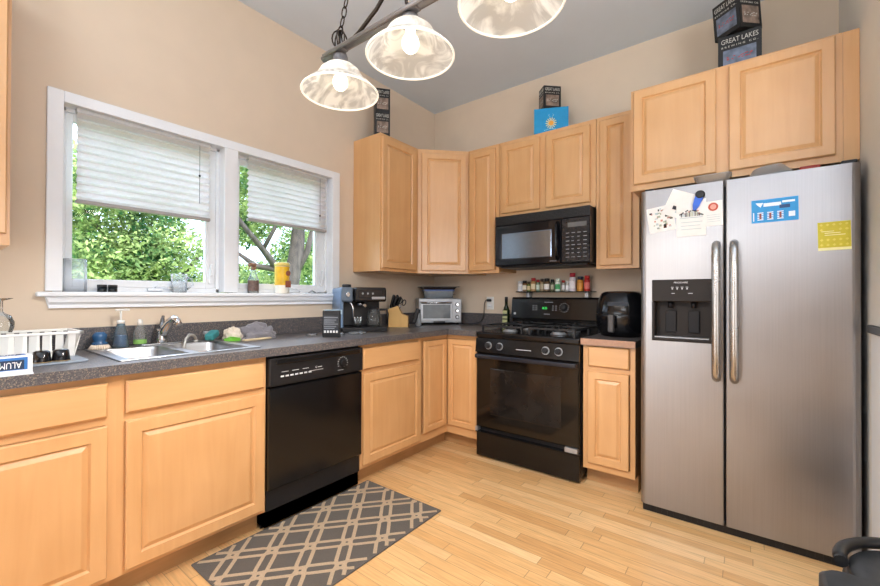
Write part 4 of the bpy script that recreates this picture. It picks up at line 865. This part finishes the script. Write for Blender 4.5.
# ================================================================== window sill items
SZ = 1.187
m = MB(); m.rbox(-.040, .020, -2.762, -2.680, SZ, SZ+.155, .012); m.box(-.0405, -.030, -2.7, -2.69, SZ+.155, SZ+.158)
t_ = m.build('frosted_container', FROST); tag(t_, 'tall frosted white container at the left end of the window sill', 'container')
for k, (yy, lab) in enumerate(((-2.622, 'left one of two small black jars on the window sill'), (-2.580, 'right one of two small black jars on the window sill'))):
    t = thing('small_jar', lab, 'jar', (.0, yy, SZ), 'black jars on the sill')
    m = MB(); m.lathe([(.018, SZ), (.019, SZ+.003), (.019, SZ+.022)], (0, yy, 0), 20); m.build('jar', mat('dark jar glass', '101A1E', .1), t)
    m = MB(); m.lathe([(.0195, SZ+.022), (.0195, SZ+.034), (.018, SZ+.036)], (0, yy, 0), 20); m.build('lid', BLACKM, t)
t = thing('glass_mug', 'clear frosted mug with handle on the sill of the left window', 'mug', (0, -2.285, SZ))
m = MB(); m.lathe([(.034, SZ), (.037, SZ+.004), (.040, SZ+.105)], (0, -2.285, 0), 26, True, False); m.build('cup_body', CLEARP, t)
m = MB(); m.tube([(.002, -2.247, SZ+.085), (.002, -2.222, SZ+.078), (.002, -2.216, SZ+.045), (.002, -2.246, SZ+.018)], .005, 8); m.build('handle', CLEARP, t)
t = thing('spray_bottle', 'clear spray bottle with dark label on the sill of the right window', 'bottle', (0, -1.862, SZ))
m = MB(); m.lathe([(.032, SZ), (.033, SZ+.005), (.033, SZ+.085), (.015, SZ+.130), (.012, SZ+.150)], (0, -1.862, 0), 22); m.build('bottle', CLEARP, t)
m = MB(); m.lathe([(.0335, SZ+.015), (.0335, SZ+.080)], (0, -1.862, 0), 22, False, False); m.build('label', mat('brown label', '6B5750', .5, var=.4, nscale=80), t)
m = MB(); m.box(-.012, .012, -1.875, -1.849, SZ+.148, SZ+.168, .003); m.box(-.010, .010, -1.895, -1.845, SZ+.168, SZ+.192, .005); m.tube([(0, -1.888, SZ+.17), (0, -1.893, SZ+.148)], .004, 6); m.build('spray_head', mat('brown spray head', '8B6A55', .4), t)
t = thing('wipes_canister', 'yellow and white cleaning wipes canister on the right window sill', 'canister', (0, -1.662, SZ))
m = MB(); m.lathe([(.046, SZ), (.047, SZ+.004), (.047, SZ+.185)], (0, -1.662, 0), 28); m.build('canister', mat('canister white', 'E6E2D6', .35), t)
m = MB(); m.lathe([(.0476, SZ+.055), (.0476, SZ+.180)], (0, -1.662, 0), 28, False, False); m.build('label', mat('yellow label', 'E3B52C', .4, var=.2, nscale=20), t)
m = MB(); m.lathe([(.049, SZ+.183), (.049, SZ+.203), (.044, SZ+.207)], (0, -1.662, 0), 28); m.build('lid', mat('pale yellow lid', 'E9D27A', .35), t)
m = MB(rotz((.0482, -1.655, 0), 0)); m.lathe([(.018, 0), (.018, .0012)], (0, .008, SZ+.135), 16, axis='x'); m.box(0, .0012, -.012, .028, SZ+.04, SZ+.085); m.build('label_print', mat('brown print', '8A5140', .5), t)
m = MB(rotz((.0, -1.425, SZ), .5)); m.box(-.03, .03, -.045, .045, 0, .006, .002); m.tube([(-.01, -.03, .006), (0, 0, .022), (.012, .03, .008)], .005, 6); tag(m.build('hose_clamp', GREYP), 'small grey metal gadget on the sill right of the yellow canister', 'gadget')
m = MB(rotz((-.01, -1.335, SZ), -.3)); m.box(-.03, .03, -.03, .03, 0, .012, .004); tag(m.build('plastic_tray', CLEARP), 'small clear plastic tray at the right end of the window sill', 'tray')
# ================================================================== boxes on top of the cabinets
CARD = mat('black carton', '1A1A1B', .45, var=.2, nscale=60); CARDT = mat('silver carton print', 'B9B6AE', .5); CPIC = mat('carton picture blue grey', '626B7C', .5, var=.5, nscale=22); CPIC2 = mat('carton picture sepia', '7C6A5E', .5, var=.6, nscale=26); CRED = mat('carton red print', 'A83A38', .5)
def carton(name, label, M_, w_, d_, h, faces, group=None, txt='GREAT LAKES', sub='BREWING CO.'):
    loc = M_ @ Vector((0, 0, 0)); t = thing(name, label, 'box', tuple(loc), group)
    m = MB(M_); m.box(-w_/2, w_/2, -d_/2, d_/2, 0, h, .001); m.build('carton', CARD, t)
    for (kind, pic) in faces:
        if kind == 'front': Mf = M_ @ fr((0, -d_/2-.0002, 0), (1, 0, 0), (0, 0, 1)); fwid = w_
        elif kind == 'left': Mf = M_ @ fr((-w_/2-.0002, 0, 0), (0, -1, 0), (0, 0, 1)); fwid = d_
        elif kind == 'right': Mf = M_ @ fr((w_/2+.0002, 0, 0), (0, 1, 0), (0, 0, 1)); fwid = d_
        m = MB(Mf); m.box(-fwid*.38, fwid*.38, h*.12, h*.60, 0, .0006); pc = m.build('picture', pic, t)
        m = MB(Mf @ Matrix.Translation((0, 0, .0007)))
        rr = random.Random(5)
        for q in range(16): u = rr.uniform(-fwid*.30, fwid*.26); v = h*.30+rr.uniform(0, h*.10); m.box(u, u+fwid*.05, v, v+h*.02, 0, .0004)
        m.build('picture_detail', [CRED if pic is CPIC else CARDT], pc)
        m = MB(Mf @ Matrix.Translation((0, 0, .0006))); m.text(txt, h*.185, Matrix.Translation((0, h*.84, 0)), xs=fwid*.92/(h*.185*6.6)); m.text(sub, h*.07, Matrix.Translation((0, h*.69, 0)), spacing=1.6, xs=.8*fwid/(h*.07*9)); m.build('lettering', CARDT, t)
    return t
carton('beer_carton', 'black lettered drink carton facing front on the deep cabinet over the refrigerator', rotz((2.462, -.405, ZT+.0005), 0), .190, .125, .200, [('front', CPIC), ('left', CPIC2)])
carton('beer_carton', 'black drink carton balanced cornerwise on another carton over the refrigerator', rotz((2.455, -.41, ZT+.2135), PI/4+.12) @ Matrix.Rotation(-.10, 4, 'Y'), .15, .150, .19, [('left', CPIC), ('front', CPIC2)])
carton('beer_carton', 'dark drink carton, lower one of two stacked on the cabinet beside the window', rotz((.225, -.955, ZT+.0005), .90), .115, .125, .180, [('front', CPIC2), ('right', CPIC)])
carton('beer_carton', 'dark drink carton, upper one of two stacked on the cabinet beside the window', rotz((.225, -.955, ZT+.182), .90), .115, .125, .180, [('front', CPIC2), ('right', CPIC)])
t = thing('blue_gift_box', 'bright blue box with a yellow sun emblem on the cabinet above the microwave', 'box', (1.32, -.22, ZT))
BX = rotz((1.290, -.190, ZT+.0005), .42)
m = MB(BX); m.box(-.125, .125, -.075, .075, 0, .190, .001); m.build('carton', mat('bright blue card', '1A8CC2', .45, var=.05), t)
m = MB(BX @ fr((0, -.0752, .075), (1, 0, 0), (0, 0, 1)))
for k in range(14):
    a = 2*PI*k/14; m.loft([[(.018*math.cos(a-.16), .018*math.sin(a-.16), z_), (.018*math.cos(a+.16), .018*math.sin(a+.16), z_), (.040*math.cos(a+.07), .042*math.sin(a+.07), z_), (.040*math.cos(a-.07), .042*math.sin(a-.07), z_)] for z_ in (0, .0006)], smooth=False)
m.mi = 1; m.lathe([(.018, 0), (.018, .001)], (0, 0, 0), 20); m.mi = 2
for k in range(9): m.box(-.05+k*.011, -.043+k*.011, -.055-.010*math.sin(k/8*PI)*-1, -.049+.010*math.sin(k/8*PI), 0, .0006)
for k in (-1, 1): m.tube([(k*.006, .048, .0005), (k*.02, .058, .0005), (k*.012, .068, .0005)], .002, 5)
m.build('sun_emblem', [mat('pale yellow print', 'E3D68A', .5), mat('orange print', 'E29A3A', .5), mat('light blue print', '8CC8D8', .5)], t)
carton('beer_carton', 'small black drink carton standing on the bright blue box', rotz((1.288, -.205, ZT+.1915), .78), .135, .10, .172, [('front', CPIC2), ('left', CPIC2)])
# ================================================================== pendant lamp
LY = -2.34; LZ = 1.84
t = thing('pendant_lamp', 'three-light pendant fixture with white swirled glass bell shades on a pewter bar', 'lamp', (1.76, LY, LZ))
m = MB(); bz = 1.972
m.tube([(1.365, LY, bz), (2.155, LY, bz)], .013, 12, flat=.8); m.tube([(1.40, LY-.028, bz-.012), (2.12, LY-.028, bz-.012)], .006, 8); 
for px in (1.455, 1.76, 2.065): m.box(px-.03, px+.03, LY-.03, LY+.006, bz-.014, bz-.004, .003)
m.build('bar', NICKEL, t)
GL = thin('alabaster glass', 'BDB9B2', 'EAE7E0', 9, .5, thr=(.40, .60), dist=3.0, emit=.24)
BULB = mat('lit bulb', 'FFF3DC', .4, emit=4); 
for px, LZ in ((1.452, 1.832), (1.756, 1.843), (2.068, 1.853)):
    m = MB(); m.lathe([(.020, bz-.012), (.024, bz-.025), (.022, LZ+.094), (.031, LZ+.090)], (px, LY, 0), 22); so = m.build('socket_cup', NICKEL, t)
    m = MB(); z = LZ
    pf = [(.030, .088), (.048, .083), (.063, .070), (.073, .052), (.077, .040), (.082, .037), (.094, .028), (.110, .016), (.119, .005), (.1215, 0)]
    m.lathe([(r_, z+h) for r_, h in pf], (px, LY, 0), 44, False, False)
    m.build('lamp_shade', GL, t); m = MB(); m.tube([(px+.1215*math.cos(a), LY+.1215*math.sin(a), z) for a in [2*PI*i/44 for i in range(44)]], .0028, 8, closed=True)
    m.build('shade_rim', mat('frosted rim glass', 'F2EEE4', .4, emit=.55), t)
    m = MB(); m.ball((px, LY, z+.036), .024, (1, 1, 1.15), 3); m.lathe([(.014, z+.085), (.014, z+.062)], (px, LY, 0), 14); m.build('bulb', BULB, t)
    light('bulb_light', 'POINT', (px, LY, z+.005), None, .12, (1, .93, .84), .028)
    sp = light('bulb_downlight', 'SPOT', (px, LY, z+.002), Vector((0, 0, -1)), 44, (1, .93, .85), .03); sp.data.spot_size = math.radians(166); sp.data.spot_blend = .5
def chain(pts, parent, name='chain'):
    m = MB(); L_ = .030; i = 0; path = [Vector(p) for p in pts]
    seg = []
    for a, b_ in zip(path, path[1:]):
        n_ = max(1, int((b_-a).length/L_*1.25))
        for k in range(n_): seg.append((a.lerp(b_, (k+.5)/n_), (b_-a).normalized()))
    for i, (c_, d_) in enumerate(seg):
        s1 = d_.cross(Vector((0, 1, 0) if i % 2 else (1, 0, .1))).normalized()
        m.tube([c_+d_*.017*math.cos(a)+s1*.008*math.sin(a) for a in [2*PI*q/12 for q in range(12)]], .0022, 5, closed=True)
    m.build(name, BRONZE, parent)
chain([(1.447, LY, 2.02), (1.483, LY, 2.13), (1.76, LY, 2.96)], t); chain([(2.073, LY, 2.02), (2.037, LY, 2.13), (1.76, LY, 2.96)], t)
for cx_ in (1.447, 2.073):
    m = MB()
    for k in range(3):
        a0 = k*PI/3; m.tube([(cx_+.024*math.cos(a)*math.cos(a0), LY+.024*math.cos(a)*math.sin(a0), 2.008+.030*math.sin(a)) for a in [2*PI*q/16 for q in range(16)]], .0025, 6, closed=True)
    m.tube([(cx_, LY, bz), (cx_, LY, 2.035)], .004, 8)
    m.build('chain_loop', BRONZE, t)
for s_ in (1, -1):
    m = MB(); m.tube([(1.76-s_*.26, LY, 1.982), (1.76-s_*.22, LY, 1.995), (1.76-s_*.14, LY, 2.035), (1.76-s_*.08, LY, 2.085), (1.76-s_*.03, LY, 2.14), (1.76-s_*.0160, LY, 2.17)], .006, 8); m.build('scroll_arm', BRONZE, t)
m = MB(); m.tube([(1.76+.022*math.cos(a), LY, 2.015+.032*math.sin(a)) for a in [2*PI*q/18 for q in range(18)]], .005, 7, closed=True)
m.build('center_ring', BRONZE, t)
m = MB(); m.lathe([(.065, 2.998), (.062, 2.985), (.03, 2.965), (.008, 2.955)], (1.76, LY, 0), 28); m.build('ceiling_canopy', NICKEL, t)
m = MB(); m.tube([(1.76, LY, 2.16), (1.76, LY, 2.96)], .004, 8); m.build('power_wire', BRONZE, t)
# ================================================================== rug
t = MB(rotz((.880, -1.930, .0), 0)); hx, hy = .294, .512
t.rbox(-hx, hx, -hy, hy, .0008, .0068, .006, bev=.0015)
t.mi = 1; zt_ = .0068
RC = 1
def inside(p): return abs(p[0]) < hx-.012 and abs(p[1]) < hy-.010
def strip(a, b_, w_, z):
    # clipped strip between two local points
    global RC; RC = (RC*37+11) % 101; hz = RC*.000004
    a, b_ = Vector(a), Vector(b_); N = 24; pts = [a.lerp(b_, i/N) for i in range(N+1)]; ok = [inside(p) for p in pts]; i = 0
    while i <= N:
        if ok[i]:
            j = i
            while j+1 <= N and ok[j+1]: j += 1
            if j > i:
                p, q = pts[i], pts[j]; d = (q-p).normalized(); s_ = Vector((-d.y, d.x))*w_/2
                t.loft([[(p.x-s_.x, p.y-s_.y, z_), (p.x+s_.x, p.y+s_.y, z_), (q.x+s_.x, q.y+s_.y, z_), (q.x-s_.x, q.y-s_.y, z_)] for z_ in (zt_-.0006, zt_+.0006+hz)], smooth=False)
            i = j+1
        else: i += 1
ax, ay = .218, .252
ox, oy = .667-.880, -(1.545-1.930)
nodes = []
for i in range(-2, 5):
    for j in range(-7, 5):
        nodes.append((ox+i*ax, oy+j*ay)); nodes.append((ox+(i+.5)*ax, oy+(j+.5)*ay))
for (nx, ny) in nodes:
    for sx_, sy_ in ((1, 1), (1, -1)):
        ex, ey = nx+sx_*ax/2, ny+sy_*ay/2
        a, b_ = Vector((nx, ny)), Vector((ex, ey)); d = (b_-a).normalized(); s_ = Vector((-d.y, d.x)); L_ = (b_-a).length; ext = .020; hw_ = .0245
        P = [a-d*ext+s_*.0160, a+d*.036+s_*hw_, b_-d*.036+s_*hw_, b_+d*ext+s_*.010, b_+d*ext-s_*.010, b_-d*.036-s_*hw_, a+d*.036-s_*hw_, a-d*ext-s_*.010]
        for k in (0, 1, 2, 4, 5, 6): strip(P[k], P[(k+1) % 8], .0172, 0)
rug = t.build('kitchen_rug', [mat('charcoal brown pile', '544D46', .95, var=.15, nscale=180, bump=.6, sheen=.2), mat('beige pile', 'B09A80', .95, var=.12, nscale=180, bump=.6)])
tag(rug, 'charcoal rug with beige chain-link trellis pattern in front of the dishwasher', 'rug')
# ================================================================== black stool at the lower right
t = thing('tub_chair', 'black leather low round chair with rolled rim at the lower right corner', 'chair', (2.86, -1.62, 0))
LE = mat('black leather', '26282B', .42, var=.25, nscale=30, bump=.2)
cx_, cy_ = 2.895, -1.60; r_ = .190
m = MB(); m.lathe([(r_-.03, .03), (r_-.01, .06), (r_-.005, .40), (r_-.012, .425)], (cx_, cy_, 0), 40); m.build('seat_base', LE, t)
m = MB(); m.tube([(cx_+r_*math.cos(a), cy_+r_*math.sin(a), .445) for a in [PI*1.02-(PI*1.35)*i/30 for i in range(31)]], .016, 10); m.build('rolled_rim', mat('black leather piping', '17181A', .4), t)
m = MB(); m.lathe([(r_-.012, .425), (r_-.02, .435), (r_-.07, .428), (.03, .418)], (cx_, cy_, 0), 40); m.build('seat_cushion', LE, t)
m = MB(); m.rbox(2.652, 2.84, -1.86, -1.645, .06, .438, .045, bev=.012); m.build('arm_block', LE, t)
for px, py, hh_ in [(cx_+.12*math.cos(a*PI/2+.7), cy_+.12*math.sin(a*PI/2+.7), .04) for a in range(4)]+[(2.70, -1.80, .065)]: m = MB(); m.cyl((px, py, 0), .014, 0, hh_, 10); m.build('foot', BLACKM, t)
# ================================================================== outdoors
GRS = mat('grass', '6E8B4A', .9, var=.3, nscale=6)
o = B('ground', GRS, None, -30, -.16, -16, 22, -.62, -.6); struct(o)
LEAF = thin('sunlit leaves', '38603A', 'B4BF7A', 3.2, .45, thr=(.38, .62), dist=.6); LEAF2 = thin('deep green leaves', '35572F', '8FB356', 3.2, .45, thr=(.35, .66), dist=.6)
BARK = mat('tree bark', '4C423C', .9, var=.4, nscale=14, stretch=(1, 1, .3), bump=.6)
def leaves(name, parent, blobs, count, size, mm, seed):
    rr = random.Random(seed); vs = []; fs = []
    tot = sum(b[3]**2 for b in blobs)
    for (cx, cy, cz, r) in blobs:
        for _ in range(int(count*r*r/tot)):
            d = Vector((rr.gauss(0, 1), rr.gauss(0, 1), rr.gauss(0, 1))).normalized()*(r*(rr.random()**.45))
            p = Vector((cx+d.x, cy+d.y, cz+d.z*.8)); a = Vector((rr.gauss(0, 1), rr.gauss(0, 1), rr.gauss(0, .7))).normalized(); b_ = a.cross(Vector((rr.gauss(0, 1), rr.gauss(0, 1), rr.gauss(0, 1)))).normalized(); n_ = a.cross(b_)
            s_ = size*rr.uniform(.6, 1.25); i = len(vs)
            vs += [p-a*s_, p+b_*s_*.5-a*s_*.15+n_*s_*.12, p+a*s_, p-b_*s_*.5-a*s_*.15+n_*s_*.12]; fs += [(i, i+1, i+2), (i, i+2, i+3)]
    off = ORG[parent.name]; me = bpy.data.meshes.new(name); me.from_pydata([tuple(v-off) for v in vs], [], fs); me.materials.append(mm)
    o = bpy.data.objects.new(name, me); S.collection.objects.link(o); o.parent = parent; return o
def tree(label, x, y, trunk, limbs, blobs, count, size, mm, seed, name='tree'):
    t = thing(name, label, 'tree' if name == 'tree' else 'shrub', (x, y, -.6), 'trees outside the windows')
    m = MB(); m.tube(*trunk, 12); m.build('trunk', BARK, t)
    if limbs:
        m = MB()
        for l_ in limbs: m.tube(l_[0], l_[1], 8)
        m.build('branches', BARK, t)
    leaves('foliage', t, blobs, count, size, mm, seed); return t
# coordinates seen through the windows: left window looks to y -1.6..0.5 at x -6, right window to y 1..2.8
tree('tree with thick leaning grey trunk behind the right window', -6.1, 2.15,
     ([(-6.1, 2.05, -.6), (-6.05, 2.12, .6), (-6.0, 2.2, 1.4), (-5.95, 2.32, 2.2), (-6.1, 2.5, 3.2), (-6.2, 2.6, 4.4)], [.24, .20, .18, .17, .13, .08]),
     [([(-6.0, 2.15, 1.35), (-5.8, 1.75, 1.75), (-5.7, 1.35, 2.15), (-5.6, .95, 2.5), (-5.6, .5, 3.0)], [.09, .08, .065, .05, .04]), ([(-5.8, 1.75, 1.75), (-5.9, 1.3, 1.8), (-6, .9, 2.1)], [.07, .06, .03]), ([(-5.95, 2.2, 1.5), (-5.8, 2.5, 2.2), (-5.7, 2.7, 3.2)], [.08, .07, .05]), ([(-5.7, 1.35, 2.15), (-5.5, 1.5, 2.6), (-5.4, 1.6, 3.2)], [.05, .04, .03])],
     [(-6.4, 2.2, 4.1, 1.5), (-5.7, .9, 3.7, 1.0), (-7.0, 1.5, 2.9, .8), (-6.8, 3.1, 2.2, .9), (-6.8, 1.2, 1.4, .65), (-7.4, 2.3, 1.2, .8)], 14000, .062, LEAF, 11)
tree('bright yellow-green bushy tree filling the left window', -5.2, -.9,
     ([(-5.4, -.8, -.6), (-5.4, -.75, 1.0), (-5.3, -.7, 2.2)], [.09, .07, .04]), [([(-5.4, -.75, .9), (-5.0, -.3, 1.7), (-4.8, .0, 2.2)], [.04, .03, .015]), ([(-5.4, -.75, 1.0), (-5.2, -1.3, 1.8), (-5.0, -1.7, 2.4)], [.04, .03, .015])],
     [(-5.2, -1.3, 1.7, .85), (-5.0, -.8, 1.9, .7), (-5.3, -.1, 1.15, .62), (-5.0, -1.7, 2.7, .8), (-5.2, -.9, .8, .8), (-5.3, -.8, 2.7, .6)], 26000, .042, LEAF, 5)
tree('darker green tree farther back behind the left window', -8.6, -1.0,
     ([(-8.6, -1, -.6), (-8.6, -1, 2.0), (-8.5, -1.1, 3.5)], [.15, .12, .07]), [], [(-8.4, -1.6, 2.0, 1.2), (-8.5, -2.6, 3.2, 1.3), (-8.8, -.4, 1.1, 1.0), (-8.6, -2.8, 1.4, 1.2), (-8.6, .6, .8, .8)], 14000, .065, LEAF2, 8)
tree('pale green tree farther back behind the right window', -11, 5.0,
     ([(-11, 5, -.6), (-11, 5, 2.5)], [.16, .1]), [], [(-10.8, 4.2, 1.4, 1.3), (-10.8, 6.4, 2.2, 1.9), (-11.2, 3.6, 3.6, 1.0), (-10.5, 5.4, 4.2, 1.2), (-10.4, 2.6, 1.2, .9)], 14000, .075, LEAF, 21)
tree('low hedge of leafy shrubs below the right window view', -7.6, .9,
     ([(-7.6, .9, -.6), (-7.6, .9, .8)], [.06, .04]), [], [(-7.6, .5, .75, .7), (-7.4, 1.6, .7, .7), (-7.4, 2.8, .8, .75), (-7.6, 3.8, .8, .8)], 9000, .055, LEAF2, 31, 'shrub')
